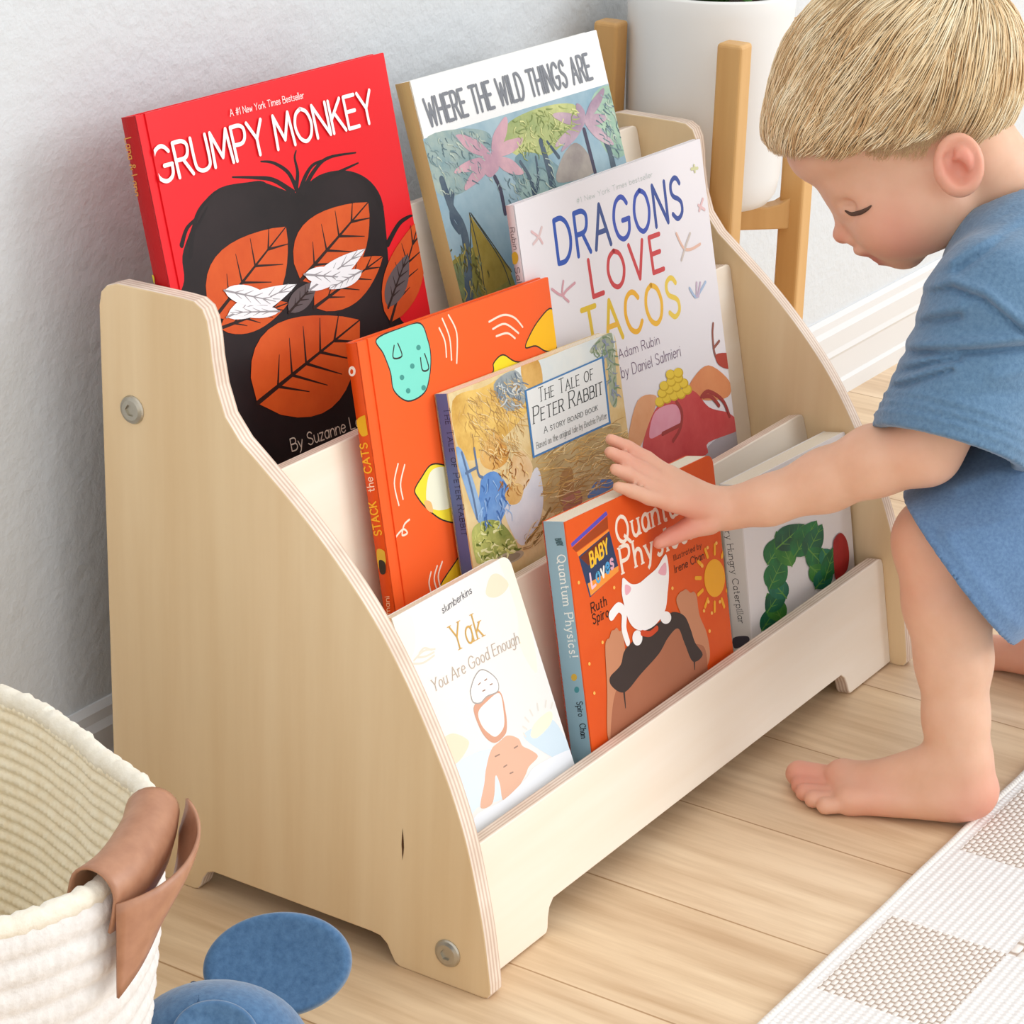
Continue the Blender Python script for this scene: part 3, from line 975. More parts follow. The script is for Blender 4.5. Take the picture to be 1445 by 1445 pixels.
for st, c_ in (('200,590 240,620 262,655', (222, 186, 188)), ('258,565 240,620 210,660', (222, 196, 196)), ('1020,600 1060,680 1100,690 1155,660', (226, 186, 168)), ('1098,600 1070,680 1050,750', (206, 194, 186)),
               ('315,915 370,950 400,920 445,880', (212, 160, 170)), ('380,870 375,945 410,985', (212, 160, 170)), ('1095,910 1130,960 1160,920 1185,875', (168, 188, 216)), ('1135,880 1135,955', (200, 180, 200)), ('1155,880 1145,955', (200, 180, 200)),
               ('1145,440 1180,465', (226, 190, 190)), ('1170,405 1150,470', (226, 190, 190)), ('1105,235 1140,230', (206, 206, 160)), ('1120,215 1125,250', (206, 206, 160)), ('1228,1110 1225,1180 1240,1290 1290,1350 1330,1340', (150, 92, 82)), ('1230,1250 1262,1210', (150, 92, 82))):
    f.stroke(st, 9, flat(c_))
f.crop(*Z6)
f.blob('745,500 800,262 905,235 890,330 830,490 790,560', mottled((222, 158, 112), (234, 178, 136), 20))
f.blob('1105,150 1200,62 1318,150 1312,240 1180,260 1100,215', mottled((214, 134, 88), (226, 152, 104), 20))
f.blob('1200,520 1362,425 1372,560 1210,620', flat((172, 166, 172)))
f.blob('1245,0 1260,60 1325,80 1330,0', flat((176, 70, 58)))
f.blob('830,505 900,312 1000,250 1112,205 1205,300 1310,330 1368,380 1370,430 1200,500 1185,570 960,620 860,560', mottled((190, 58, 62), (214, 92, 92), 14))
f.blob('866,470 900,325 1015,285 1040,390 935,450', mottled((222, 138, 160), (232, 168, 184), 14))
for cx_, cy_ in ((925, 270), (965, 250), (1005, 235), (1045, 225), (1080, 200), (940, 220), (980, 200), (1020, 185), (1060, 165), (950, 180), (990, 155), (1030, 135), (985, 115), (1030, 105)):
    f.disc(cx_, cy_, 27, 29, flat((206, 168, 40)))
    f.disc(cx_-3, cy_-3, 23, 24, flat((232, 200, 64)))
for st in ('1020,270 1050,330 1040,420 1000,490', '1160,240 1200,210 1280,260 1320,350', '1170,240 1215,240 1260,290', '940,450 1040,400'):
    f.stroke(st, 12, flat((160, 60, 58)))
f = b.spine.crop(*Z5)
f.text('Rubin', (78, 570), (100, 692), (24, -4), 0.11, flat((92, 80, 84)))
f.disc(106, 740, 20, 36, flat((206, 168, 56)))
f.text('Salmieri', (104, 795), (150, 1030), (26, -5), 0.11, flat((92, 80, 84)))
b.finish('pale pink-grey spine')

# ------------------------------------------------------------------ orange hardcover
ORG = (244, 98, 42)
b = Book((0.1080, 0.2000, 0.4185), 0.2128, 0.0, -0.0399, 0.2544, 0.1595, 0.0095, 'picture_book',
         'orange', True, ORG, (222, 78, 22), hinge=0.012)
b.root['label'] = 'orange hardcover picture book with turquoise and yellow shapes, left of the middle tier'
f = b.front.crop(*Z4)
INK = flat((52, 48, 44))
def inked(st, mt, w_=5):
    P = [f.c(p) for p in f.parse(st)]
    L = smooth_loop(P, 5)
    f.poly2(L, mt)
    f.lv += 1
    w3 = np.linalg.norm(np.subtract(f.c((w_, 0)), f.c((0, 0))))
    f.ribbon(L+[L[0]], w3, INK)
    f.lv += 1
inked('176,340 290,285 388,262 425,340 440,420 434,520 408,600 330,640 262,590 244,500 210,410', flat((126, 220, 202)))
for st in ('262,370 258,430 300,420 280,360', '390,430 400,490 430,480 410,410'):
    f.stroke(st, 5, INK)
for cx_, cy_ in ((300, 525), (405, 575), (350, 470), (330, 590), (380, 380)):
    f.disc(cx_, cy_, 11, 13, flat((70, 150, 140)))
inked('900,380 920,320 965,245 1025,190 1060,280 1050,385 1000,398 950,372', flat((250, 190, 30)))
inked('690,560 742,498 745,455 790,415 850,448 960,470 980,640 760,680', flat((246, 224, 44)))
inked('362,1070 395,1010 440,950 500,950 560,985 600,1100 590,1220 500,1218 420,1160 378,1110', flat((246, 224, 60)))
f.blob('430,1000 480,960 540,985 560,1130 480,1170 420,1130', flat((238, 238, 214)))
f.blob('408,1125 440,1130 450,1180 420,1165', flat((246, 190, 120)))
inked('480,1560 560,1420 600,1380 640,1500', flat((240, 200, 40)))
for st in ('480,285 508,350 515,425', '495,240 530,330 540,440', '525,222 565,310 565,455', '722,255 790,222 845,235 885,280', '740,290 800,265 865,310', '757,325 810,310 848,335', '280,945 262,1040 284,1145', '312,950 292,1040 304,1115', '335,1215 310,1240 300,1290 325,1280 305,1262 270,1300 262,1345', '470,1440 455,1500 470,1560', '494,1420 475,1490 490,1560', '440,1470 430,1520 440,1570'):
    f.stroke(st, 6, flat((250, 226, 206)))
f = b.spine.crop(*Z2)
f.disc(711, 520, 18, 26, flat((250, 230, 220)))
f.disc(709, 522, 8, 13, flat((222, 78, 22)))
f.blob('735,770 795,745 805,825 760,850', flat((236, 178, 40)))
YE = flat((246, 176, 40))
f.text('STACK', (862, 1352), (832, 1185), (-36, 6), 0.17, YE, gap=0.26)
f.text('the', (826, 1130), (815, 1060), (-34, 5), 0.12, flat((250, 214, 190)), gap=0.24)
f.text('CATS', (812, 1035), (786, 885), (-36, 6), 0.17, YE, gap=0.26)
f.crop(*Z7)
f.blob('40,20 78,30 80,90 50,110', flat((222, 178, 60)))
f.blob('50,70 78,80 80,130 56,130', flat((56, 44, 36)))
f.text('Ghahremani', (110, 470), (98, 240), (-22, 3), 0.12, flat((250, 206, 170)))
b.finish('darker orange spine with yellow lettering')

# ------------------------------------------------------------------ small countryside board book
b = Book((0.1884, 0.1740, 0.3633), 0.2278, 0.0, -0.0451, 0.2375, 0.1595, 0.0125, 'picture_book',
         'tan watercolour board book with white title box, in front of the orange hardcover', False,
         mottled((206, 170, 104), (226, 206, 158), 15, 0.35, (150, 124, 78)), (96, 110, 164), radius=0.008)
f = b.front.crop(*Z4)
for st, mt in (('545,640 700,570 840,500 900,600 900,700 700,900 590,900', mottled((190, 140, 60), (232, 196, 112), 22, 0.35, (212, 168, 84))),
               ('850,480 1000,430 1280,310 1330,330 1330,480 1280,430 900,580', mottled((206, 216, 218), (226, 228, 222), 20)),
               ('745,560 850,490 905,590 880,670 800,680', mottled((130, 142, 150), (186, 192, 186), 50)),
               ('1210,400 1290,310 1325,340 1345,640 1310,640 1290,430', mottled((140, 158, 130), (178, 182, 160), 50)),
               ('880,460 960,440 980,560 900,570', mottled((196, 146, 70), (226, 184, 110), 40)),
               ('940,910 1310,750 1370,800 1380,1000 1050,1180 960,1100', mottled((176, 150, 100), (212, 194, 148), 18)),
               ('690,1010 760,985 830,1090 810,1160 750,1260 665,1220 676,1090', mottled((84, 132, 196), (126, 168, 220), 30)),
               ('800,1160 890,1070 955,960 985,1080 975,1200 930,1300 880,1340 835,1280', mottled((200, 204, 214), (222, 222, 226), 24)),
               ('680,900 740,800 800,840 815,920 760,970 700,960', mottled((206, 150, 74), (226, 186, 116), 40)),
               ('835,920 880,880 935,960 900,1060 840,1080', mottled((214, 176, 124), (232, 210, 172), 40)),
               ('800,1090 850,1040 890,1060 870,1130 820,1140', mottled((206, 160, 92), (228, 196, 136), 40)),
               ('1070,1000 1120,960 1135,1060 1110,1150 1065,1130', mottled((150, 110, 66), (186, 146, 96), 40)),
               ('1085,1100 1160,1070 1170,1140 1090,1180', mottled((160, 104, 92), (190, 136, 116), 40)),
               ('1205,1090 1245,1030 1310,1018 1320,1060 1215,1110', mottled((84, 120, 180), (110, 146, 200), 40)),
               ('560,900 600,895 690,1180 660,1210', mottled((110, 150, 200), (150, 182, 216), 40)),
               ('640,1270 700,1220 780,1230 850,1320 850,1390 690,1430 655,1400', mottled((124, 140, 70), (190, 194, 112), 44))):
    f.blob(st, mt)
f.disc(820, 1400, 75, 28, flat((178, 168, 146)), -0.35)
f.disc(820, 1402, 58, 19, flat((150, 138, 116)), -0.35)
for st in ('590,890 640,1080 665,1210', '650,870 670,990 690,1010', '610,990 665,960', '900,1330 970,1240 1020,1160', '940,1330 1000,1250'):
    f.stroke(st, 9, flat((92, 116, 150)) if st[0] in '56' else flat((140, 112, 66)))
OC = [flat((184, 140, 76)), flat((222, 184, 116)), flat((204, 166, 100)), flat((234, 212, 162)), flat((168, 134, 86))]
f.scatter('550,640 860,520 900,900 680,900', 240, 70, 0.9, OC, 3.2, 0.7)
f.scatter('940,910 1310,750 1370,800 1380,1000 1050,1180 960,1100', 260, 90, -0.5, OC, 3, 0.5)
f.scatter('745,560 850,490 905,590 880,670 800,680', 50, 40, 1.2, [flat((110, 124, 140)), flat((200, 206, 206)), flat((150, 160, 164))], 6, 1.2)
f.scatter('1210,400 1290,310 1325,340 1345,640 1310,640 1290,430', 60, 36, 1.2, [flat((120, 142, 110)), flat((196, 200, 180)), flat((140, 150, 170))], 6, 1.2)
f.scatter('640,1270 700,1220 780,1230 850,1320 850,1390 690,1430 655,1400', 70, 30, 0.5, [flat((100, 116, 50)), flat((200, 204, 120)), flat((226, 226, 170))], 8, 1.5)
f.scatter('690,1010 760,985 830,1090 810,1160 750,1260 665,1220', 26, 60, 1.3, [flat((70, 112, 176)), flat((150, 186, 228))], 6, 0.5)
f.scatter('700,830 790,840 930,1000 860,1120 780,1050', 60, 34, 1.3, [flat((150, 96, 44)), flat((236, 204, 140)), flat((190, 134, 66))], 5, 0.8)
f.scatter('860,1300 1040,1150 1060,1200 900,1400', 40, 60, -0.9, OC, 3, 0.4)
BOXB = flat((72, 124, 176)); BOXW = flat((226, 228, 226)); TX = flat((52, 56, 56))
f.blob('893,588 1276,421 1312,748 934,918', BOXB, smooth=False)
f.blob('903,592 1268,433 1302,742 942,904', BOXW, smooth=False)
f.text('The Tale of', (962, 646), (1228, 532), (-4, -68), 0.10, TX, True, True, 0.2, 0.42, 0.45)
f.text('Peter Rabbit', (938, 750), (1272, 604), (-4, -80), 0.10, TX, True, True, 0.2, 0.42, 0.45)
f.text('A story board book', (988, 796), (1248, 682), (-3, -30), 0.12, TX, True, True, 0.2, 0.42, 0.4)
f.text('Based on the original tale by Beatrix Potter', (952, 872), (1292, 722), (-3, -30), 0.085, flat((110, 112, 110)), False, True, 0.2, 0.42, 0.3)
f = b.spine.crop(*Z4)
f.text('The Tale of Peter Rabbit', (502, 676), (592, 1292), (30, -3), 0.12, flat((40, 46, 74)), True, True, 0.24, 0.5, 0.45)
b.finish('blue spine with dark lettering')

# ------------------------------------------------------------------ pale board book, bottom tier left
b = Book((0.0419, 0.1190, 0.2483), 0.3976, 0.0, -0.0062, 0.1496, 0.0575, 0.0125, 'picture_book',
         'white board book with peach clouds, leaning at the left of the bottom tier', False, (234, 233, 230), (226, 164, 84), radius=0.009)
f = b.front.crop(*Z7)
PE = flat((246, 222, 196)); PALE = flat((226, 234, 240))
f.blob('600,20 640,40 700,140 760,330 800,600 720,480 700,300', flat((246, 240, 222)))
f.blob('110,350 200,330 220,480 170,560', flat((240, 240, 226)))
f.blob('556,215 575,150 605,132 640,150 664,185 640,225 600,246 566,240', PE)
f.blob('350,930 400,890 470,920 470,960 430,1020 390,1040', PE)
for st in ('215,545 260,500 315,490', '210,560 260,555 312,520', '240,510 265,485 300,495', '230,530 270,525 310,505'):
    f.stroke(st, 6, flat((240, 216, 200)))
f.blob('735,905 800,855 880,830 975,1000 960,1040 840,985', flat((206, 224, 236)))
f.blob('768,900 790,840 850,788 872,800 860,850 800,910', flat((248, 236, 212)))
for st in ('745,905 735,890', '750,870 732,858', '760,835 742,815', '778,805 765,780', '805,780 800,750', '838,765 842,735', '865,770 872,745'):
    f.stroke(st, 6, flat((226, 222, 214)))
f.blob('390,1060 500,985 620,960 700,1000 660,1180 520,1240 470,1290 420,1160', flat((218, 232, 242)))
TAN, TAN2 = flat((226, 180, 154)), flat((214, 160, 134))
f.blob('530,1240 548,1130 556,1060 580,970 620,930 660,900 710,915 730,950 770,970 802,1000 760,1048 742,1090 700,1160 640,1210 622,1130 602,1090 596,1180 580,1230', TAN)
f.blob('498,770 540,725 620,690 650,790 655,870 640,905 600,935 560,915 525,860', TAN2)
f.blob('520,790 560,740 620,700 640,790 640,860 605,905 570,890 535,850', flat((240, 238, 232)))
f.blob('482,690 500,630 530,590 570,600 610,640 612,690 560,715 530,745 495,740', flat((250, 248, 244)))
f.stroke('482,690 500,630 530,590 570,600 610,640 612,690 560,715 530,745 495,740 482,690', 4, flat((170, 164, 160)))
for st in ('520,660 530,650', '550,640 560,632', '540,690 552,684', '575,660 586,655', '600,1000 620,990', '690,960 706,950', '640,1050 655,1040', '670,1080 684,1074'):
    f.stroke(st, 4, flat((160, 130, 116)))
f.blob('500,1290 640,1205 740,1110 800,1040 1000,960 1040,1100 560,1400', flat((234, 238, 244)))
f.text('slumberkins', (352, 322), (490, 224), (-8, -34), 0.10, flat((92, 88, 96)), gap=0.22)
f.text('Yak', (412, 502), (545, 428), (-32, -118), 0.075, flat((208, 164, 84)), False, True, 0.26)
f.text('You Are Good Enough', (310, 694), (716, 462), (-14, -56), 0.075, flat((196, 178, 160)), False, True, 0.2, 0.42, 0, 0, 0.12)
b.finish('mustard yellow spine')

# ------------------------------------------------------------------ orange board book, bottom tier centre
b = Book((0.2182, 0.0865, 0.2723), 0.2111, 0.0, -0.0507, 0.2243, 0.0575, 0.0205, 'picture_book',
         'thick orange board book with pale blue spine, in the centre of the bottom tier', False,
         mottled((216, 80, 22), (226, 94, 32), 10), (142, 176, 194), radius=0.009)
f = b.front.crop(*Z8)
f.blob('112,462 268,318 275,334 116,478', flat((92, 78, 176)), smooth=False)
f.blob('118,482 274,340 277,395 135,500', flat((160, 66, 24)), smooth=False)
f.blob('138,502 278,398 284,412 146,520', flat((240, 140, 50)), smooth=False)
f.blob('146,520 282,406 326,580 196,702', flat((44, 62, 96)), smooth=False)
f.blob('152,524 276,416 250,500 190,560', flat((112, 48, 26)), smooth=False)
f.blob('186,640 322,560 324,584 200,694', flat((240, 150, 60)), smooth=False)
f.text('BABY', (202, 566), (278, 500), (-8, -60), 0.2, flat((240, 190, 50)), gap=0.24)
f.text('Loves', (206, 660), (302, 566), (-10, -64), 0.19, [flat((236, 196, 210)), flat((90, 170, 210)), flat((240, 236, 230)), flat((80, 160, 210)), flat((220, 170, 190))], gap=0.24)
CRM = flat((240, 226, 210))
f.text('Quantum', (322, 466), (640, 306), (-18, -112), 0.145, CRM, False, True, 0.26)
f.text('Physics!', (342, 594), (650, 438), (-18, -112), 0.155, CRM, False, True, 0.28)
f.text('Ruth', (204, 770), (270, 734), (-5, -42), 0.15, flat((52, 28, 18)), False, True, 0.26)
f.text('Spiro', (210, 820), (280, 784), (-5, -42), 0.15, flat((52, 28, 18)), False, True, 0.26)
f.text('Illustrated by', (568, 538), (690, 480), (-3, -24), 0.13, flat((90, 44, 24)), False, True, 0.24)
f.text('Irene Chan', (573, 592), (702, 528), (-4, -32), 0.14, flat((80, 40, 22)), False, True, 0.24)
SUN = flat((240, 170, 40))
f.disc(748, 615, 46, 84, SUN, 0.0)
for a in range(12):
    an = 2*math.pi*a/12
    f.stroke([(748+62*math.cos(an), 615+108*math.sin(an)), (748+84*math.cos(an), 615+146*math.sin(an))], 9, SUN, smooth=False)
for x, y in ((145, 635), (302, 657), (192, 995), (214, 1125), (725, 850), (735, 770), (700, 760), (716, 480), (755, 460), (720, 720), (250, 900), (560, 660), (770, 720), (690, 560)):
    f.disc(x, y, 5, 8, flat((246, 186, 90)))
SK1, SK2 = flat((200, 138, 104)), mottled((168, 104, 76), (178, 114, 84), 8)
f.blob('262,930 268,890 280,880 290,850 302,845 312,835 325,850 340,850 346,900 350,960 340,1100 330,1300 275,1330 270,1100', SK1)
f.blob('577,715 592,680 606,672 620,664 640,680 655,675 668,700 680,780 712,860 726,960 700,1010 650,900 600,780', SK1)
f.blob('285,1330 300,1150 340,1060 420,960 520,860 600,840 640,900 700,920 715,1010 700,1080 500,1250 300,1380', SK2)
f.blob('282,1056 330,1000 352,930 440,850 520,800 560,766 612,782 640,840 660,900 694,955 650,985 612,900 584,838 540,880 500,950 420,1040 350,1120 296,1100', flat((58, 48, 46)))
f.stroke('345,1120 352,1190', 8, flat((58, 48, 46)), ends=(1, .4))
f.stroke('656,970 658,1020', 8, flat((58, 48, 46)), ends=(1, .4))
WT = flat((246, 244, 244))
f.stroke('290,780 320,745 345,770 345,840 362,900', 24, WT, ends=(1.1, .8))
f.blob('338,700 336,640 342,614 375,640 410,638 450,606 490,570 520,520 534,515 544,590 538,680 526,760 480,825 420,848 370,812', WT)
f.blob('352,690 350,645 374,654 372,676', flat((236, 176, 190)))
f.blob('496,590 528,545 530,600', flat((236, 176, 190)))
f.disc(404, 880, 22, 34, WT)
f.disc(530, 790, 24, 28, WT)
f.stroke('425,858 460,862 490,838', 14, flat((206, 72, 36)))
f = b.spine.crop(*Z8)
f.text('Quantum Physics!', (50, 515), (108, 965), (36, -4), 0.12, flat((232, 236, 234)), False, True, 0.3, 0.6)
f.text('Spiro * Chan', (137, 1165), (158, 1325), (26, -3), 0.13, flat((40, 52, 60)), False, True, 0.24)
f.disc(126, 1055, 13, 16, flat((206, 170, 70)))
f.disc(138, 1110, 11, 14, flat((70, 140, 150)))
f.text('BABY', (42, 442), (52, 472), (26, -3), 0.14, flat((70, 100, 110)))
b.finish('pale blue spine with white lettering')

# ------------------------------------------------------------------ white board book with green arch
b = Book((0.4870, 0.0800, 0.2205), 0.1804, 0.0, -0.0428, 0.1959, 0.0575, 0.0200, 'picture_book',
         'white board book with green leafy arch, at the right of the bottom tier', False, (232, 228, 228), (222, 218, 214), radius=0.003)
f = b.front.crop(*ZC)
GRN = [mottled((10, 84, 44), (28, 130, 66), 40), mottled((24, 110, 40), (70, 140, 50), 40), mottled((8, 70, 50), (20, 110, 70), 40), mottled((30, 120, 90), (20, 96, 70), 40)]
for x0, y0, x1, y1, wd, gi in ((300, 1165, 400, 1010, 46, 2), (420, 1110, 330, 950, 60, 1), (330, 1060, 440, 900, 52, 2), (440, 980, 332, 850, 58, 3), (340, 930, 430, 740, 66, 0), (330, 790, 440, 620, 66, 0), (470, 800, 380, 600, 60, 1),
                             (380, 700, 540, 560, 70, 2), (480, 745, 610, 540, 72, 0), (545, 745, 640, 560, 56, 2), (560, 700, 690, 840, 66, 0), (570, 800, 690, 900, 58, 1), (600, 925, 700, 800, 50, 3), (640, 700, 712, 830, 50, 3), (650, 880, 715, 680, 44, 0)):
    f.leaf((x0, y0), (x1, y1), wd, GRN[gi], flat((92, 150, 60)), 5, 3)
f.blob('700,690 712,635 745,610 776,650 790,730 780,815 740,860 712,868', mottled((150, 26, 34), (186, 44, 40), 30))
f = b.spine.crop(*ZC)
f.text('The Very Hungry Caterpillar', (66, 420), (170, 1122), (34, -4), 0.11, flat((60, 56, 58)), False, True, 0.22, 0.46, 0.4)
f.blob('140,1205 220,1195 225,1230 150,1265', flat((70, 66, 76)))
b.finish('off-white spine with black serif lettering')

# ================================================================== PLANT STAND AND POT
PINE = wood('honey_pine', (206, 158, 96), (222, 178, 116), (50, 50, 4), 0.45)
legs = [(0.735, 0.370), (0.721, 0.233), (0.872, 0.237), (0.878, 0.370)]
stc = (sum(p[0] for p in legs)/4, sum(p[1] for p in legs)/4)
stand = thing('plant_stand', 'honey-coloured wooden plant stand with square legs behind the bookshelf\'s right end', 'plant stand', (stc[0], stc[1], 0))
def obox(c, ax, ay, hx, hy, z0, z1):
    ax, ay = np.array(ax), np.array(ay)
    q = [np.array(c)+ax*sx_*hx+ay*sy2*hy for sx_, sy2 in ((-1, -1), (1, -1), (1, 1), (-1, 1))]
    return [(p[0], p[1], z0) for p in q], [(p[0], p[1], z1) for p in q]
ra = math.radians(3)
AX, AY = (math.cos(ra), math.sin(ra)), (-math.sin(ra), math.cos(ra))
for p in legs:
    m = MB()
    a, b2 = obox(p, AX, AY, 0.0118, 0.0125, 0.0, 0.535)
    m.prism(a, b2)
    m.obj('leg', PINE, stand, bevel=0.0035, bevel_seg=3, weld=True)
for i, j, dz in ((0, 2, 0.0), (1, 3, 0.0)):
    pa, pb = np.array(legs[i]), np.array(legs[j])
    d = (pb-pa)/np.linalg.norm(pb-pa)
    nn = np.array([-d[1], d[0]])
    L = np.linalg.norm(pb-pa)
    m = MB()
    prof = []
    n = 16
    for k in range(n+1):
        f_ = k/n
        s_ = 0.008+(L-0.016)*f_
        edge = min(f_, 1-f_)
        prof.append((s_, 0.355+0.009*max(0, 1-edge/0.13)**2))
    lo = [(p_[0], 0.333) for p_ in prof][::-1]
    lp = prof+lo
    m.prism([(*(pa+d*s_-nn*0.009), z) for s_, z in lp], [(*(pa+d*s_+nn*0.009), z) for s_, z in lp])
    m.obj('cross_brace', PINE, stand, bevel=0.0015, weld=True)

t = NT('matte_white_ceramic')
t.set(Base_Color=lin((234, 234, 232)), Roughness=0.5)
pot = thing('potted_plant', 'green-leaved plant in a tall round white ceramic pot held by the wooden stand', 'potted plant', (stc[0], stc[1], 0.362))
m = MB()
m.lathe([(0.0, 0.0), (0.052, 0.0), (0.064, 0.004), (0.0705, 0.013), (0.0735, 0.03), (0.0775, 0.186), (0.0785, 0.200), (0.0775, 0.203), (0.0735, 0.201), (0.072, 0.188), (0.070, 0.178)], (stc[0], stc[1], 0.3625), 72)
m.obj('pot', t.m, pot, smooth=True)
t = NT('potting_soil')
t.set(Base_Color=lin((66, 50, 38)), Roughness=0.95)
t.bump(t.noise(t.coord(), 160, 4), 1.0, 0.006)
m = MB()
m.lathe([(0.0, 0.182), (0.071, 0.182)], (stc[0], stc[1], 0.3625), 40)
m.obj('soil', t.m, pot)
LEAFM = mottled((44, 84, 36), (84, 128, 56), 18)
for k in range(15):
    a = 0.4+k*2*math.pi/15+random.uniform(-.2, .2)
    R_, H_, wd = random.uniform(0.058, 0.068), (random.uniform(0.03, 0.042) if k % 2 else random.uniform(0.06, 0.12)), random.uniform(0.013, 0.019)
    m = MB()
    v, f_ = [], []
    for i in range(11):
        q = i/10
        r_ = 0.008+R_*q**1.2
        z = 0.5445+H_*(q*1.7-q*q*(1.25 if k % 2 else 1.0))
        w_ = wd*math.sin(math.pi*min(0.12+q*0.88, 1.0))**0.8
        c_ = np.array([stc[0]+r_*math.cos(a), stc[1]+r_*math.sin(a), z])
        sd = np.array([-math.sin(a), math.cos(a), 0])
        v += [c_-sd*w_+np.array([0, 0, w_*0.25]), c_, c_+sd*w_+np.array([0, 0, w_*0.25])]
        if i:
            o_ = 3*i
            f_ += [[o_-3, o_-2, o_+1, o_], [o_-2, o_-1, o_+2, o_+1]]
    m.add(v, f_)
    lo_ = m.obj('leaf', LEAFM, pot, smooth=True)
    md = lo_.modifiers.new('thickness', 'SOLIDIFY')
    md.thickness = 0.0008

# ================================================================== ROPE BASKET
BZ = 0.27
BC = np.array([-0.405, 0.180])
rim_px = [(0, 970), (50, 990), (100, 1022), (150, 1062), (185, 1085), (215, 1108), (228, 1138), (206, 1192), (168, 1240), (130, 1266), (90, 1284), (60, 1296), (0, 1313)]
ra_, rr_ = [], []
for p in rim_px:
    q = zp(*p, BZ)[:2]-BC
    ra_.append(math.atan2(q[1], q[0]))
    rr_.append(np.linalg.norm(q))
order = np.argsort(ra_)
ra_, rr_ = np.array(ra_)[order], np.array(rr_)[order]
def rim_r(a):
    a = (a+math.pi) % (2*math.pi)-math.pi
    base_r = 0.171
    if ra_[0] <= a <= ra_[-1]:
        return float(np.interp(a, ra_, rr_))
    da = min(abs(a-ra_[0]), abs(a-ra_[-1]), 2*math.pi-abs(a-ra_[0]), 2*math.pi-abs(a-ra_[-1]))
    near = rr_[0] if min(abs(a-ra_[0]), 2*math.pi-abs(a-ra_[0])) < min(abs(a-ra_[-1]), 2*math.pi-abs(a-ra_[-1])) else rr_[-1]
    k = math.exp(-(da/0.3)**2)
    return near*k+base_r*(1-k)
RR = np.array([rim_r(-math.pi+2*math.pi*k/720) for k in range(720)])
for _ in range(12):
    RR = (np.roll(RR, 1)+RR*2+np.roll(RR, -1))/4
def rim_s(a):
    x = ((a+math.pi) % (2*math.pi))/(2*math.pi)*720
    i = int(x) % 720
    return RR[i]*(1-(x-int(x)))+RR[(i+1) % 720]*(x-int(x))
a_h0 = math.atan2(*(zp(212, 1140, BZ)[:2]-BC)[::-1])
a_h1 = math.atan2(*(zp(142, 1260, BZ)[:2]-BC)[::-1])
basket = thing('storage_basket', 'white knitted cotton rope basket with brown leather handle at lower left', 'basket', (BC[0], BC[1], 0))
SEG = 420
def wall_shell(rows, colr, name, ribs, inner):
    m = MB()
    v, fcs = [], []
    for i, (zz, off, amp) in enumerate(rows):
        for k in range(SEG):
            a = 2*math.pi*k/SEG
            t_ = zz/BZ
            r = rim_s(a)*(0.80+0.20*min(1, max(t_, 0.0)*1.15)**0.6)+off
            r += amp*((0.55+0.45*abs(math.sin(105*a+(i//6)*1.57))) if inner else (0.8+0.2*math.sin(140*a+(i//7)*math.pi)))
            v.append((BC[0]+r*math.cos(a), BC[1]+r*math.sin(a), zz))
    for i in range(len(rows)-1):
        for k in range(SEG):
            k2 = (k+1) % SEG
            fcs.append([i*SEG+k, i*SEG+k2, (i+1)*SEG+k2, (i+1)*SEG+k])
    m.add(v, fcs)
    o = m.obj(name, colr, basket, smooth=True)
    return o
def yarn(name, c1, c2, sc=160):
    t = NT(name)
    n1 = t.noise(t.coord(), sc, 4, 0.6)
    t.l(t.ramp(n1, [(0.3, c1), (0.7, c2)]), t.b.inputs['Base Color'])
    t.set(Roughness=0.95)
    t.b.inputs['Sheen Weight'].default_value = 0.2
    t.bump(n1, 0.5, 0.002)
    return t.m
rows = []
nr = 15*7
for i in range(nr+1):
    zz = 0.004+(BZ-0.008)*i/nr
    ph = i/7.0
    rows.append((zz, 0.0, 0.0030*abs(math.sin(math.pi*ph))))
wall_shell(rows, yarn('white_cotton_rope', (224, 221, 218), (240, 238, 236)), 'outer_wall', 15, False)
rows = []
nr = 31*6
for i in range(nr+1):
    zz = BZ-0.002-(BZ-0.012)*i/nr
    rows.append((zz, -0.0085, -0.0036*abs(math.sin(math.pi*i/6.0))))
wall_shell(rows, yarn('cream_knit_lining', (240, 226, 196), (250, 242, 220)), 'knitted_lining', 26, True)
m = MB()
n = 240
pts = []
for k in range(n+1):
    a = 2*math.pi*k/n
    r = rim_s(a)-0.005
    pts.append((BC[0]+r*math.cos(a), BC[1]+r*math.sin(a), BZ-0.002+0.0006*math.sin(60*a)))
m.tube(pts, [0.0066+0.0007*math.sin(97*k) for k in range(n+1)], 12, caps=False)
m.obj('rolled_rim', yarn('cream_rope_rim', (232, 224, 206), (242, 236, 222)), basket, smooth=True)
m = MB()
m.lathe([(0.0, 0.004), (0.13, 0.004), (0.14, 0.010)], (BC[0], BC[1], 0), 60)
m.obj('base', yarn('cream_base', (220, 206, 176), (236, 224, 200)), basket, smooth=True)
t = NT('tan_leather')
n1 = t.noise(t.coord(), 120, 4)
t.l(t.ramp(n1, [(0.3, (168, 118, 90)), (0.7, (184, 134, 104))]), t.b.inputs['Base Color'])
t.set(Roughness=0.42)
t.bump(n1, 0.12, 0.001)
LEATHER = t.m
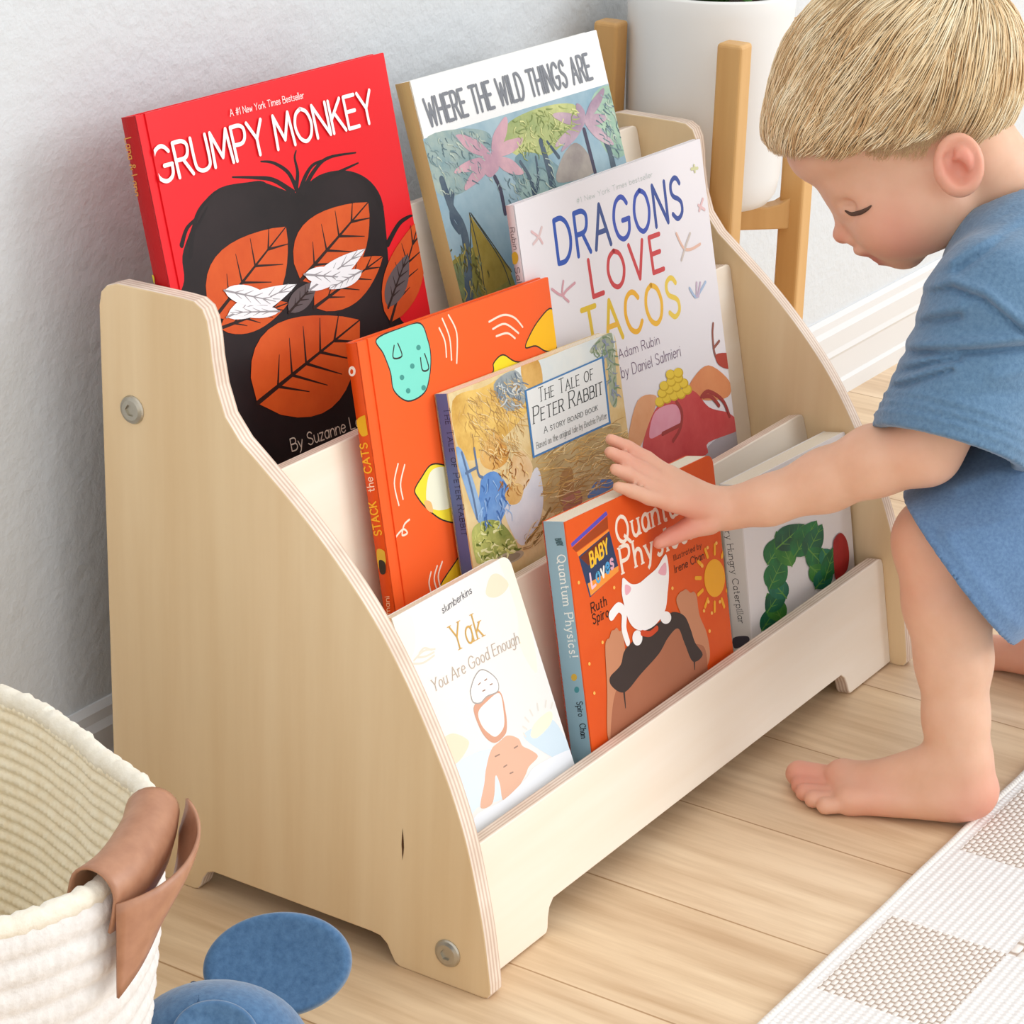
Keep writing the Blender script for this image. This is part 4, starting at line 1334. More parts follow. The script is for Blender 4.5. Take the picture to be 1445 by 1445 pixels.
def leather_sheet(profile_fn, name, th=0.0018, na=26):
    m = MB()
    v, fcs = [], []
    npf = None
    for i in range(na+1):
        q = i/na
        a = a_h0+(a_h1-a_h0)*q
        pr = profile_fn(q)
        npf = len(pr)
        r0 = rim_s(a)-0.005
        for dr, dz in pr:
            r = r0+dr
            v.append((BC[0]+r*math.cos(a), BC[1]+r*math.sin(a), BZ+dz))
    for i in range(na):
        for k in range(npf-1):
            fcs.append([i*npf+k, i*npf+k+1, (i+1)*npf+k+1, (i+1)*npf+k])
    m.add(v, fcs)
    o = m.obj(name, LEATHER, basket, smooth=True)
    md = o.modifiers.new('thickness', 'SOLIDIFY')
    md.thickness = th*SC
    md.offset = 0
    return o
def roll(q):
    pr = []
    ln = 0.040
    for k in range(7):
        pr.append((-0.0155-0.003*math.sin(math.pi*k/6), -ln+(ln-0.002)*k/6))
    for k in range(1, 13):
        a = math.pi-math.pi*k/12
        pr.append((0.0150*math.cos(a), -0.002+0.0150*math.sin(a)))
    pr.append((0.0135, -0.012))
    pr.append((0.0105, -0.024))
    return pr
leather_sheet(roll, 'leather_handle')
def flap(q):
    pr = []
    ln = 0.022+0.038*q**1.2
    fl = 0.019*math.sin(math.pi*min(q*0.95+0.05, 1.0))**0.8+0.001
    for k in range(9):
        t_ = k/8
        pr.append((0.0150+fl*math.sin(math.pi*0.55*(1-t_)+0.2)*(1-0.55*t_), 0.006-ln*t_-0.010*q))
    return pr
leather_sheet(flap, 'leather_flap')

# ================================================================== BLUE PLUSH TOY
t = NT('blue_felt')
n1 = t.noise(t.coord(), 260, 4, 0.6)
t.l(t.ramp(n1, [(0.3, (62, 100, 140)), (0.7, (84, 124, 164))]), t.b.inputs['Base Color'])
t.set(Roughness=0.95)
t.b.inputs['Sheen Weight'].default_value = 0.4
t.bump(n1, 0.35, 0.001)
FELT = t.m
pc = zp(308, 1489, 0.0580)
plush = thing('plush_toy', 'blue felt plush toy with big round ears on the floor by the basket', 'plush toy', (pc[0], pc[1], 0))
m = MB()
m.ellipsoid(pc, (RGT*0.060, -DIR*0.054, np.array([0, 0, 0.055])+RGT*0.0), 40, 24)
m.obj('body', FELT, plush, smooth=True)
def ear(px, py, z, rx, ry, th, tilt, yaw, name='ear'):
    c = zp(px, py, z)
    nrm = -DIR*math.cos(yaw)+RGT*math.sin(yaw)+UPV*0.25
    nrm /= np.linalg.norm(nrm)
    a = RGT*math.cos(tilt)+UPV*math.sin(tilt)
    a = a-nrm*np.dot(a, nrm)
    a /= np.linalg.norm(a)
    bb = np.cross(nrm, a)
    m = MB()
    v, f_ = [], []
    seg, rings = 48, 12
    prof = [(0.0, 0.30), (0.45, 0.42), (0.75, 0.75), (0.90, 1.0), (0.98, 0.85), (1.0, 0.3), (1.0, -0.3), (0.95, -0.9), (0.7, -1.0), (0.0, -1.0)]
    for k in range(seg):
        an = 2*math.pi*k/seg
        for r_, h_ in prof:
            v.append(c+a*rx*r_*math.cos(an)+bb*ry*r_*math.sin(an)+nrm*th*h_)
    n_ = len(prof)
    for k in range(seg):
        k2 = (k+1) % seg
        for i in range(n_-1):
            f_.append([k*n_+i, k*n_+i+1, k2*n_+i+1, k2*n_+i])
    m.add(v, f_)
    o = m.obj(name, FELT, plush, smooth=True)
    md = o.modifiers.new('soft', 'SUBSURF')
    md.levels = md.render_levels = 1
    return o
ear(392, 1362, 0.070, 0.0500, 0.0350, 0.010, 0.12, 0.0)
ear(304, 1462, 0.100, 0.0270, 0.0220, 0.007, -0.1, 0.1)
m = MB()
sp_ = []
for k in range(15):
    q = k/14
    an = math.radians(-10+120*q)
    sp_.append(pc+RGT*(-0.020+0.012*math.sin(q*3))*1.0+(-DIR*0.060*math.cos(an)+np.array([0, 0, 0.055])*math.sin(an))*0.955)
m.tube(sp_, 0.0010, 6)
m.obj('seam', flat((52, 86, 122)), plush, smooth=True)

# ================================================================== CHILD
HD = 2.06                                   # distance of the head's mid-plane
K0 = K(1262, 115, HD)
wH = -(K0-CAM)/np.linalg.norm(K0-CAM)       # child's left side, towards the viewer's side of the room
rH = RGT-wH*np.dot(RGT, wH); rH /= np.linalg.norm(rH)
uH = np.cross(wH, rH)
FR = np.stack([rH, uH, wH])                 # world -> child frame
SP = np.linalg.norm(K0-CAM)/math.hypot(F_PX, math.hypot(1262-722.5, 115-722.5))
def toF(p):
    return FR@(np.asarray(p, float)-K0)
def Hf(hx, hy, hw=0.0):                     # head sculpting coordinates -> child frame
    return np.array([(hx-1262)*SP, -(hy-115)*SP, hw*SP])
def Bf(px, py, depth):
    return toF(K(px, py, depth))
def Wf(x, y, z):
    return toF((x, y, z))

class Grid:
    def __init__(s, lo, hi, h):
        s.lo, s.h = np.array(lo, float), h
        s.n = np.ceil((np.array(hi)-s.lo)/h).astype(int)+1
        s.D = np.full(s.n, 0.05, np.float32)
    def like(s):
        o = Grid.__new__(Grid)
        o.lo, o.h, o.n = s.lo, s.h, s.n
        o.D = np.full(s.n, 0.05, np.float32)
        return o
    def region(s, lo, hi):
        a = np.clip(np.floor((lo-s.lo)/s.h).astype(int), 0, s.n-1)
        b = np.clip(np.ceil((hi-s.lo)/s.h).astype(int)+1, 1, s.n)
        ax = [(s.lo[i]+s.h*np.arange(a[i], b[i])).astype(np.float32) for i in range(3)]
        sl = tuple(slice(a[i], b[i]) for i in range(3))
        return sl, ax[0][:, None, None], ax[1][None, :, None], ax[2][None, None, :]
    def comb(s, sl, d, k, mode):
        A = s.D[sl]
        if mode == 'add':
            h = np.clip(0.5+0.5*(A-d)/k, 0, 1)
            s.D[sl] = A*(1-h)+d*h-k*h*(1-h)
        else:
            h = np.clip(0.5-0.5*(A+d)/k, 0, 1)
            s.D[sl] = A*(1-h)+(-d)*h+k*h*(1-h)
    def cap(s, a, b, ra, rb, k=0.008, mode='add'):
        a, b = np.asarray(a, float), np.asarray(b, float)
        m = max(ra, rb)+k+0.012
        sl, X, Y, Z = s.region(np.minimum(a, b)-m, np.maximum(a, b)+m)
        if s.D[sl].size == 0:
            return
        ab = b-a
        L2 = float(ab@ab)+1e-12
        t = np.clip(((X-a[0])*ab[0]+(Y-a[1])*ab[1]+(Z-a[2])*ab[2])/L2, 0, 1)
        d = np.sqrt((X-a[0]-ab[0]*t)**2+(Y-a[1]-ab[1]*t)**2+(Z-a[2]-ab[2]*t)**2)-(ra+(rb-ra)*t)
        s.comb(sl, d, k, mode)
    def chain(s, pts, k=0.006):
        for (a, ra), (b, rb) in zip(pts[:-1], pts[1:]):
            s.cap(a, b, ra, rb, k)
    def ell(s, c, r, k=0.008, rot=0.0, mode='add', R=None):
        c, r = np.asarray(c, float), np.asarray(r, float)
        m = max(r)+k+0.012
        sl, X, Y, Z = s.region(c-m, c+m)
        if s.D[sl].size == 0:
            return
        X, Y, Z = X-c[0], Y-c[1], Z-c[2]
        if R is None:
            co, si = math.cos(rot), math.sin(rot)
            P, Q, W = X*co+Y*si, -X*si+Y*co, Z
        else:
            P = X*R[0][0]+Y*R[0][1]+Z*R[0][2]
            Q = X*R[1][0]+Y*R[1][1]+Z*R[1][2]
            W = X*R[2][0]+Y*R[2][1]+Z*R[2][2]
        k0 = np.sqrt((P/r[0])**2+(Q/r[1])**2+(W/r[2])**2)
        k1 = np.sqrt((P/r[0]**2)**2+(Q/r[1]**2)**2+(W/r[2]**2)**2)+1e-9
        d = k0*(k0-1)/k1
        s.comb(sl, d.astype(np.float32), k, mode)
    def plane_cut(s, p, n, k=0.003):          # removes the side n points to
        sl, X, Y, Z = s.region(s.lo, s.lo+s.h*s.n)
        d = (X-p[0])*n[0]+(Y-p[1])*n[1]+(Z-p[2])*n[2]
        s.D = np.maximum(s.D, d).astype(np.float32)
    def disp(s, fn):
        sl, X, Y, Z = s.region(s.lo, s.lo+s.h*s.n)
        s.D = s.D+fn(X, Y, Z).astype(np.float32)
    def mesh(s):
        D = s.D
        S = D < 0
        nx, ny, nz = D.shape
        cnt = np.zeros((nx-1, ny-1, nz-1), np.int8)
        for i in (0, 1):
            for j in (0, 1):
                for k in (0, 1):
                    cnt += S[i:nx-1+i, j:ny-1+j, k:nz-1+k]
        act = (cnt > 0) & (cnt < 8)
        ids = np.argwhere(act)
        idx = np.full(act.shape, -1, np.int64)
        idx[act] = np.arange(len(ids))
        acc = np.zeros((len(ids), 3)); c = np.zeros(len(ids))
        for ax in range(3):
            o1, o2 = [a for a in range(3) if a != ax]
            for p in (0, 1):
                for q in (0, 1):
                    off = np.zeros(3, int); off[o1] = p; off[o2] = q
                    off2 = off.copy(); off2[ax] = 1
                    A, B = ids+off, ids+off2
                    da = D[A[:, 0], A[:, 1], A[:, 2]].astype(float); db = D[B[:, 0], B[:, 1], B[:, 2]].astype(float)
                    m = (da < 0) != (db < 0)
                    t = np.where(m, da/(da-db+1e-20), 0)
                    pos = A.astype(float); pos[:, ax] += t
                    acc[m] += pos[m]; c[m] += 1
        V = s.lo+s.h*acc/c[:, None]
        F = []
        for ax in range(3):
            o1, o2 = (ax+1) % 3, (ax+2) % 3
            sa = [slice(None)]*3; sb = [slice(None)]*3
            sa[ax] = slice(0, -1); sb[ax] = slice(1, None)
            ch = S[tuple(sa)] != S[tuple(sb)]
            e = np.argwhere(ch)
            sh = act.shape
            ok = (e[:, o1] > 0) & (e[:, o2] > 0) & (e[:, o1] < sh[o1]) & (e[:, o2] < sh[o2])
            e = e[ok]
            inside = S[e[:, 0], e[:, 1], e[:, 2]]
            q = []
            for d1, d2 in ((-1, -1), (0, -1), (0, 0), (-1, 0)):
                w = e.copy(); w[:, o1] += d1; w[:, o2] += d2
                q.append(idx[w[:, 0], w[:, 1], w[:, 2]])
            q = np.stack(q, 1)
            q[~inside] = q[~inside][:, ::-1]
            F.append(q)
        F = np.concatenate(F)
        return V, F
def frame_obj(V, F, name, mat, parent, tint=None):
    Wd = V@FR+K0
    b = BASE[parent.name]
    me = bpy.data.meshes.new(name)
    V2 = (Wd-np.array(b))*SC
    me.vertices.add(len(V2)); me.vertices.foreach_set('co', V2.astype(np.float32).ravel())
    me.loops.add(F.size); me.loops.foreach_set('vertex_index', F.ravel().astype(np.int32))
    me.polygons.add(len(F))
    me.polygons.foreach_set('loop_start', np.arange(0, F.size, F.shape[1], dtype=np.int32))
    me.polygons.foreach_set('loop_total', np.full(len(F), F.shape[1], np.int32))
    me.update(calc_edges=True)
    me.validate()
    me.polygons.foreach_set('use_smooth', [True]*len(me.polygons))
    me.materials.append(mat)
    if tint is not None:
        for nm, arr in tint.items():
            at = me.attributes.new(nm, 'FLOAT', 'POINT')
            at.data.foreach_set('value', arr.astype(np.float32))
    o = bpy.data.objects.new(name, me)
    col.objects.link(o)
    o.parent = parent
    BASE[o.name] = b
    return o
def gauss(V, c, r):
    return np.exp(-((V-np.asarray(c))**2).sum(1)/(r*r))

child = thing('person', 'blond toddler in a blue shirt and shorts bending to reach for a book, barefoot', 'person', (0.55, -0.12, 0))

# ---- body (one continuous surface)
g = Grid((-0.262, -0.665, -0.25), (0.36, 0.125, 0.16), 0.0023)
R20 = math.radians(24)
# cranium and face
g.ell(Hf(1270, 112), np.array([167, 144, 130])*SP, 0.004, R20)
g.ell(Hf(1182, 202), np.array([72, 58, 86])*SP, 0.020, R20)
g.ell(Hf(1203, 262), np.array([38, 32, 60])*SP, 0.014)
g.ell(Hf(1266, 276), np.array([86, 76, 88])*SP, 0.018)
g.ell(Hf(1274, 326), np.array([56, 44, 62])*SP, 0.016)
for sgn in (1, -1):
    g.ell(Hf(1268, 312, 54*sgn), np.array([50, 44, 34])*SP, 0.016)
    g.ell(Hf(1322, 290, 48*sgn), np.array([56, 56, 46])*SP, 0.018)
    g.ell(Hf(1209, 290, 50*sgn), np.array([16, 11, 12])*SP, 0.012, mode='sub')
    g.ell(Hf(1212, 294, 46*sgn), np.array([19, 12, 14])*SP, 0.006)
g.cap(Hf(1192, 286), Hf(1195, 326), 8*SP, 12*SP, 0.006)
g.ell(Hf(1195, 331), np.array([15, 13, 14])*SP, 0.004)
for sgn in (1, -1):
    g.ell(Hf(1208, 337, 12*sgn), np.array([11, 9, 9])*SP, 0.003)
    g.ell(Hf(1203, 346, 8*sgn), np.array([5, 4, 4])*SP, 0.002, mode='sub')
g.ell(Hf(1227, 352), np.array([18, 11, 28])*SP, 0.004)
g.ell(Hf(1247, 365), np.array([15, 9, 21])*SP, 0.003)
g.ell(Hf(1231, 366, 0), np.array([14, 2.6, 22])*SP, 0.002, rot=-0.35, mode='sub')
g.ell(Hf(1281, 362), np.array([24, 17, 30])*SP, 0.008)
# ears
for sgn in (1, -1):
    Rt = [(math.cos(.35), math.sin(.35), 0.0), (-math.sin(.35), math.cos(.35), 0.0), (0, 0, 1.0)]
    ec = Hf(1352, 228, 118*sgn)
    g.ell(ec, np.array([35, 45, 13])*SP, 0.004, rot=0.12)
    g.ell(Hf(1353, 224, 128*sgn), np.array([24, 32, 12])*SP, 0.004, rot=0.12, mode='sub')
    g.ell(Hf(1356, 222, 124*sgn), np.array([15, 20, 7])*SP, 0.004, rot=0.12)
    g.ell(Hf(1352, 238, 132*sgn), np.array([13, 19, 20])*SP, 0.003, rot=0.3, mode='sub')
    g.ell(Hf(1338, 216, 126*sgn), np.array([9, 4, 9])*SP, 0.002, rot=0.5, mode='sub')
    g.ell(Hf(1327, 240, 121*sgn), np.array([7, 12, 8])*SP, 0.003)
# neck and trunk
g.cap(Hf(1375, 225), Bf(1482, 350, 2.085), 74*SP, 60*SP, 0.014)
g.cap(Bf(1505, 430, 2.115), Bf(1600, 640, 2.14), 0.092, 0.100, 0.03)
g.ell(Bf(1590, 700, 2.13), (0.11, 0.09, 0.12), 0.02)
# left arm reaching for the books
sh, el, wr = Bf(1415, 420, 1.985), Bf(1306, 634, 1.995), Bf(1022, 719, 2.058)
g.cap(Bf(1490, 430, 2.06), sh, 0.045, 0.040, 0.012)
g.chain([(sh, 0.043), (Bf(1352, 545, 1.985), 0.0335), (el, 0.0270), (Bf(1235, 650, 2.015), 0.0268), (Bf(1165, 678, 2.035), 0.0238), (Bf(1085, 706, 2.047), 0.0185), (wr, 0.0172)], 0.010)
# hand
kn = {'index': Bf(944, 672, 2.040), 'middle': Bf(938, 683, 2.034), 'ring': Bf(938, 695, 2.028), 'little': Bf(946, 708, 2.023)}
for nm, r0 in (('index', 0.0090), ('middle', 0.0092), ('ring', 0.0088), ('little', 0.0080)):
    g.cap(wr+(kn[nm]-wr)*0.12, kn[nm], 0.0115, r0, 0.008)
def finger(pts, radii):
    g.chain(list(zip(pts, radii)), 0.0022)
finger([kn['index'], Bf(912, 648, 2.036), Bf(886, 632, 2.032), Bf(862, 620, 2.028)], [0.0078, 0.0066, 0.0058, 0.0046])
finger([kn['middle'], Bf(906, 663, 2.028), Bf(880, 648, 2.022), Bf(861, 638, 2.018)], [0.0080, 0.0068, 0.0060, 0.0048])
finger([kn['ring'], Bf(908, 681, 2.024), Bf(884, 668, 2.016), Bf(868, 662, 2.010)], [0.0078, 0.0064, 0.0058, 0.0046])
finger([kn['little'], Bf(916, 702, 2.018), Bf(892, 693, 2.010), Bf(872, 687, 2.004)], [0.0072, 0.0060, 0.0054, 0.0044])
finger([Bf(1000, 735, 2.050), Bf(972, 745, 2.047), Bf(948, 757, 2.042), Bf(930, 766, 2.036)], [0.0115, 0.0086, 0.0070, 0.0052])
# right arm, resting forward on the far knee
g.chain([(Bf(1545, 410, 2.19), 0.042), (Bf(1520, 560, 2.25), 0.030), (Wf(0.735, -0.085, 0.285), 0.020)], 0.012)
g.ell(Wf(0.735, -0.065, 0.272), (0.022, 0.016, 0.022), 0.008)
# legs
g.chain([(Bf(1520, 668, 2.075), 0.066), (Bf(1400, 715, 2.06), 0.050), (Bf(1326, 764, 2.046), 0.0355), (Bf(1338, 850, 2.056), 0.0342), (Bf(1346, 930, 2.065), 0.0292), (Bf(1349, 1012, 2.074), 0.0248), (Wf(0.446, -0.1535, 0.048), 0.0245)], 0.012)
g.chain([(Bf(1600, 700, 2.20), 0.066), (Wf(0.735, -0.075, 0.235), 0.036), (Wf(0.750, -0.115, 0.15), 0.033), (Wf(0.738, -0.150, 0.06), 0.025)], 0.012)
def foot(dx, dy, rot, flip):
    def q(x, y, z):
        x, y = x*flip*0.70, y*0.87
        return Wf(dx+x*math.cos(rot)-y*math.sin(rot), dy+x*math.sin(rot)+y*math.cos(rot), z)
    g.cap(q(0, 0.001, 0.0295), q(0.001, 0.03, 0.029), 0.0245, 0.0240, 0.006)
    g.cap(q(0.001, 0.008, 0.054), q(0.004, 0.100, 0.019), 0.0225, 0.0145, 0.010)
    g.cap(q(-0.006, 0.014, 0.0215), q(-0.022, 0.108, 0.0125), 0.0185, 0.0122, 0.008)
    g.cap(q(0.008, 0.014, 0.026), q(0.018, 0.118, 0.0165), 0.0190, 0.0150, 0.008)
    g.cap(q(-0.022, 0.106, 0.0125), q(0.018, 0.120, 0.0155), 0.0120, 0.0150, 0.006)
    for (x, y, x2, y2, r) in ((0.021, 0.124, 0.0235, 0.160, 0.0110), (0.0050, 0.124, 0.0045, 0.156, 0.0076), (-0.0080, 0.121, -0.0105, 0.150, 0.0074), (-0.0195, 0.115, -0.0235, 0.140, 0.0071), (-0.0295, 0.106, -0.0350, 0.127, 0.0070)):
        zt = r+0.0012
        g.cap(q(x, y, zt+0.002), q(x2, y2, zt), r*0.88, r, 0.0014)
        g.ell(q(x2, y2+0.001, zt), (r*1.05, r*1.0, r*1.05), 0.001)
foot(0.4440, -0.1655, math.radians(17), 1)
foot(0.7380, -0.168, math.radians(-3), -1)
V, F = g.mesh()
warm = np.zeros(len(V))
for c_, r_, a_ in ((Hf(1258, 314, 92), 52*SP, 0.38), (Hf(1195, 334), 20*SP, 0.7), (Hf(1354, 228, 130), 40*SP, 0.95), (Hf(1280, 366), 26*SP, 0.4), (Hf(1282, 340, 70), 40*SP, 0.3),
                   (Wf(0.444, -0.178, 0.02), 0.033, 0.7), (Wf(0.408, -0.035, 0.01), 0.033, 0.7), (Wf(0.41, -0.10, 0.005), 0.03, 0.45), (Bf(880, 650, 2.03), 0.03, 0.55), (Bf(940, 760, 2.04), 0.03, 0.7), (Bf(1326, 800, 2.02), 0.04, 0.25), (el, 0.03, 0.25), (Bf(985, 735, 2.03), 0.03, 0.3), (Wf(0.74, -0.1, 0.01), 0.08, 0.5)):
    warm += gauss(V, c_, r_)*a_
lips = gauss(V, Hf(1229, 361, 6), 13*SP)+gauss(V, Hf(1246, 367, 6), 13*SP)+gauss(V, Hf(1234, 362, 22), 12*SP)*0.8
dark = gauss(V, Hf(1203, 345, 9), 5*SP)+0.8*gauss(V, Hf(1351, 240, 122), 13*SP)+0.5*gauss(V, Hf(1340, 216, 122), 8*SP)
browt = np.zeros(len(V))
for k in range(9):
    browt = np.maximum(browt, gauss(V, Hf(1176+k*7.5, 270-0.9*k-1.2*k*(8-k)/8, 40+3.2*k), 9*SP)*(0.55 if 0 < k < 8 else 0.3))
t = NT('child_skin')
at1 = t.n('ShaderNodeAttribute', attribute_name='warm')
at2 = t.n('ShaderNodeAttribute', attribute_name='lips')
n1 = t.noise(t.coord(), 60, 3)
base_c = t.ramp(n1, [(0.3, (221, 175, 146)), (0.7, (228, 185, 157))])
c = t.mix(base_c, lin((222, 140, 122)), t.math('MINIMUM', at1.outputs['Fac'], 0.85))
c = t.mix(c, lin((190, 98, 92)), t.math('MINIMUM', at2.outputs['Fac'], 0.7))
at3 = t.n('ShaderNodeAttribute', attribute_name='brow')
c = t.mix(c, lin((186, 140, 104)), at3.outputs['Fac'])
t.l(c, t.b.inputs['Base Color'])
t.set(Roughness=0.5)
t.b.inputs['Subsurface Weight'].default_value = 0.25
t.b.inputs['Subsurface Radius'].default_value = (1.0, 0.35, 0.2)
t.b.inputs['Subsurface Scale'].default_value = 0.004
t.bump(t.noise(t.coord(), 500, 2), 0.05, 0.0005)
SKIN = t.m
body = frame_obj(V, F, 'body', SKIN, child, {'warm': warm, 'lips': lips, 'brow': browt})

bvh = BVHTree.FromPolygons([Vector(p) for p in (V@FR+K0)], F.tolist())
def skin_hit(px, py, lift=0.0):
    d = Vector(ray(px, py)).normalized()
    loc, nrm, i, dist = bvh.ray_cast(Vector(CAM), d)
    if loc is None:
        return None
    return np.array(loc)+np.array(nrm)*lift

# ---- eyelashes, eyebrow
def skin_strip(pts, radii, name, mat, lift=0.0005):
    P = []
    for p in smooth_loop([np.array(p, float) for p in pts], 4, closed=False):
        h = skin_hit(p[0], p[1], lift)
        if h is not None:
            P.append(h)
    if len(P) < 2:
        return None
    m = MB()
    n = len(P)
    m.tube(P, [np.interp(i/(n-1), np.linspace(0, 1, len(radii)), radii) for i in range(n)], 8)
    return m.obj(name, mat, child, smooth=True)
t = NT('lash_brown')
t.set(Base_Color=lin((86, 62, 50)), Roughness=0.8)
skin_strip([(1193, 297), (1202, 302), (1214, 300), (1224, 295), (1230, 290)], [0.0006, 0.0016, 0.0019, 0.0014, 0.0005], 'eyelashes', t.m)

# ---- shirt
t = NT('blue_muslin')
n1 = t.noise(t.coord(), 380, 3, 0.6)
n2 = t.noise(t.coord(scale=(1, 1, 0.35)), 40, 4, 0.6)
t.l(t.ramp(n1, [(0.3, (80, 116, 149)), (0.7, (99, 135, 167))]), t.b.inputs['Base Color'])
t.set(Roughness=0.85)
t.b.inputs['Sheen Weight'].default_value = 0.25
t.bump(t.math('ADD', t.math('MULTIPLY', n1, 0.4), n2), 0.35, 0.003)
MUSLIN = t.m
def fold(X, Y, Z, pts, wpx, amp):
    """a soft cloth ridge along a polyline given in the child frame (depth ignored)"""
    out = 0
    best = None
    for a, b in zip(pts[:-1], pts[1:]):
        ab = b-a
        t_ = np.clip(((X-a[0])*ab[0]+(Y-a[1])*ab[1])/(ab[0]**2+ab[1]**2), 0, 1)
        d = np.sqrt((X-a[0]-ab[0]*t_)**2+(Y-a[1]-ab[1]*t_)**2)
        best = d if best is None else np.minimum(best, d)
    return -amp*np.exp(-(best/(wpx*SP))**2)
def FP(*pp):
    return [Bf(x, y, 1.99) for x, y in pp]
g = Grid((-0.06, -0.335, -0.20), (0.36, 0.0, 0.17), 0.0024)
g.cap(Bf(1430, 372, 2.05), Bf(1520, 330, 2.09), 0.050, 0.062, 0.02)
g.cap(Bf(1505, 430, 2.115), Bf(1545, 600, 2.135), 0.100, 0.112, 0.02)
g.cap(Bf(1545, 420, 2.13), Bf(1640, 600, 2.15), 0.106, 0.114, 0.02)
g.cap(Bf(1480, 428, 2.05), Bf(1412, 428, 1.985), 0.066, 0.056, 0.012)
g.cap(Bf(1500, 350, 2.075), Bf(1440, 380, 2.03), 0.066, 0.056, 0.02)
hemA, hemB = np.array([1238., 592.]), np.array([1448., 655.])
s0, s1 = Bf(1396, 455, 1.99), Bf(1330, 660, 1.995)
g.cap(s0, s1, 0.052, 0.0625, 0.016)
FOLDS = [(((1274, 484), (1312, 478), (1364, 474), (1450, 464)), 8, 0.0075), (((1271, 500), (1311, 491), (1364, 487), (1450, 480)), 5, -0.0075),
         (((1262, 512), (1305, 498), (1345, 489)), 6, 0.0040), (((1266, 526), (1311, 507), (1350, 497)), 4, -0.0060),
         (((1260, 535), (1305, 516), (1345, 504)), 5, 0.0040), (((1262, 545), (1302, 527), (1340, 512)), 4, -0.0050),
         (((1268, 458), (1310, 436), (1352, 424)), 8, 0.0055), (((1272, 471), (1311, 450), (1352, 438)), 5, -0.0060),
         (((1306, 404), (1340, 389), (1385, 402), (1450, 455)), 7, 0.0050), (((1302, 415), (1340, 400), (1385, 414), (1448, 466)), 3.5, -0.0060),
         (((1340, 366), (1400, 326), (1450, 300)), 8, 0.0050), (((1352, 376), (1402, 338), (1450, 312)), 5, -0.0060),
         (((1330, 372), (1390, 312), (1450, 262)), 6, 0.0030), (((1400, 520), (1450, 510)), 9, 0.0040), (((1360, 545), (1450, 545)), 8, -0.0025)]
ZAX = Bf(1330, 520, 1.992)[2]
g.disp(lambda X, Y, Z: 0.85*np.clip((Z-ZAX)/0.035, 0.22, 1.0)*sum(fold(X, Y, Z, FP(*p_), w_, a_) for p_, w_, a_ in FOLDS) + 0.0008*np.sin(X*95+Y*60)*np.sin(Y*80-Z*70))
# sleeve hem
hd = Bf(1448, 648, 1.995)-Bf(1238, 588, 1.995)
hn = np.cross(hd, np.array([0, 0, 1.0])); hn /= np.linalg.norm(hn)
if hn[1] > 0:
    hn = -hn
hn = hn+np.array([0, 0, 0.27]); hn /= np.linalg.norm(hn)
hp = Bf(1238, 602, 1.995)
sl, X, Y, Z = g.region(g.lo, g.lo+g.h*g.n)
below = (X-hp[0])*hn[0]+(Y-hp[1])*hn[1]+(Z-hp[2])*hn[2]
band = np.exp(-((below+0.010)/0.002)**2)+np.exp(-((below+0.018)/0.002)**2)+np.exp(-((below+0.026)/0.002)**2)
near_sleeve = (Z > Bf(1400, 600, 2.066)[2])
g.D = (g.D-0.0022*band*near_sleeve).astype(np.float32)
# hollow the sleeve below and just inside the hem
ins = g.D+0.0045
A = np.where(near_sleeve, np.maximum(below, -1e3), -1.0)
g.D = np.maximum(g.D, A).astype(np.float32)
hol = g.like()
hol.cap(s0+(s1-s0)*0.45, s1+(s1-s0)*0.3, 0.044, 0.059, 0.004)
g.D = np.maximum(g.D, -hol.D).astype(np.float32)
# shirt hem and neck opening
g.plane_cut(Bf(1400, 652, 2.08), FR@np.array([0.05, 0.0, -1.0]))
neck = g.like()
neck.cap(Hf(1360, 205), Bf(1432, 292, 2.065), 84*SP, 70*SP, 0.004)
g.D = np.maximum(g.D, -neck.D).astype(np.float32)
V, F = g.mesh()
frame_obj(V, F, 'shirt', MUSLIN, child)

# ---- shorts
t = NT('blue_cotton')
n1 = t.noise(t.coord(), 420, 3, 0.6)
t.l(t.ramp(n1, [(0.3, (84, 116, 156)), (0.7, (102, 136, 174))]), t.b.inputs['Base Color'])
t.set(Roughness=0.9)
t.b.inputs['Sheen Weight'].default_value = 0.2
t.bump(n1, 0.2, 0.001)
g = Grid((-0.03, -0.50, -0.27), (0.36, -0.24, 0.15), 0.0024)
h0, h1 = Bf(1350, 803, 2.045), Bf(1520, 680, 2.08)
hx_ = h1-h0
g.cap(h0-hx_*0.25, h1, 0.072, 0.082, 0.012)
g.ell(Bf(1590, 690, 2.12), (0.125, 0.10, 0.13), 0.02)
g.disp(lambda X, Y, Z: fold(X, Y, Z, FP((1335, 748), (1390, 740), (1460, 722)), 9, 0.0026) + fold(X, Y, Z, FP((1340, 760), (1370, 800), (1440, 890)), 9, 0.0018)
       + fold(X, Y, Z, FP((1350, 690), (1400, 668), (1460, 668)), 10, 0.0026) + 0.0008*np.sin(X*80+Y*50)*np.sin(Y*70-Z*60))
hd = Bf(1432, 910, 2.045)-Bf(1273, 697, 2.045)
hn = np.array([hd[1], -hd[0], 0.0]); hn /= np.linalg.norm(hn)
if hn[0] > 0:
    hn = -hn
hol = g.like()
hol.cap(h0-hx_*0.4, h0+hx_*0.35, 0.066, 0.054, 0.004)
g.plane_cut(Bf(1352, 803, 2.045), hn)
g.D = np.maximum(g.D, -hol.D).astype(np.float32)
V, F = g.mesh()
frame_obj(V, F, 'shorts', t.m, child)

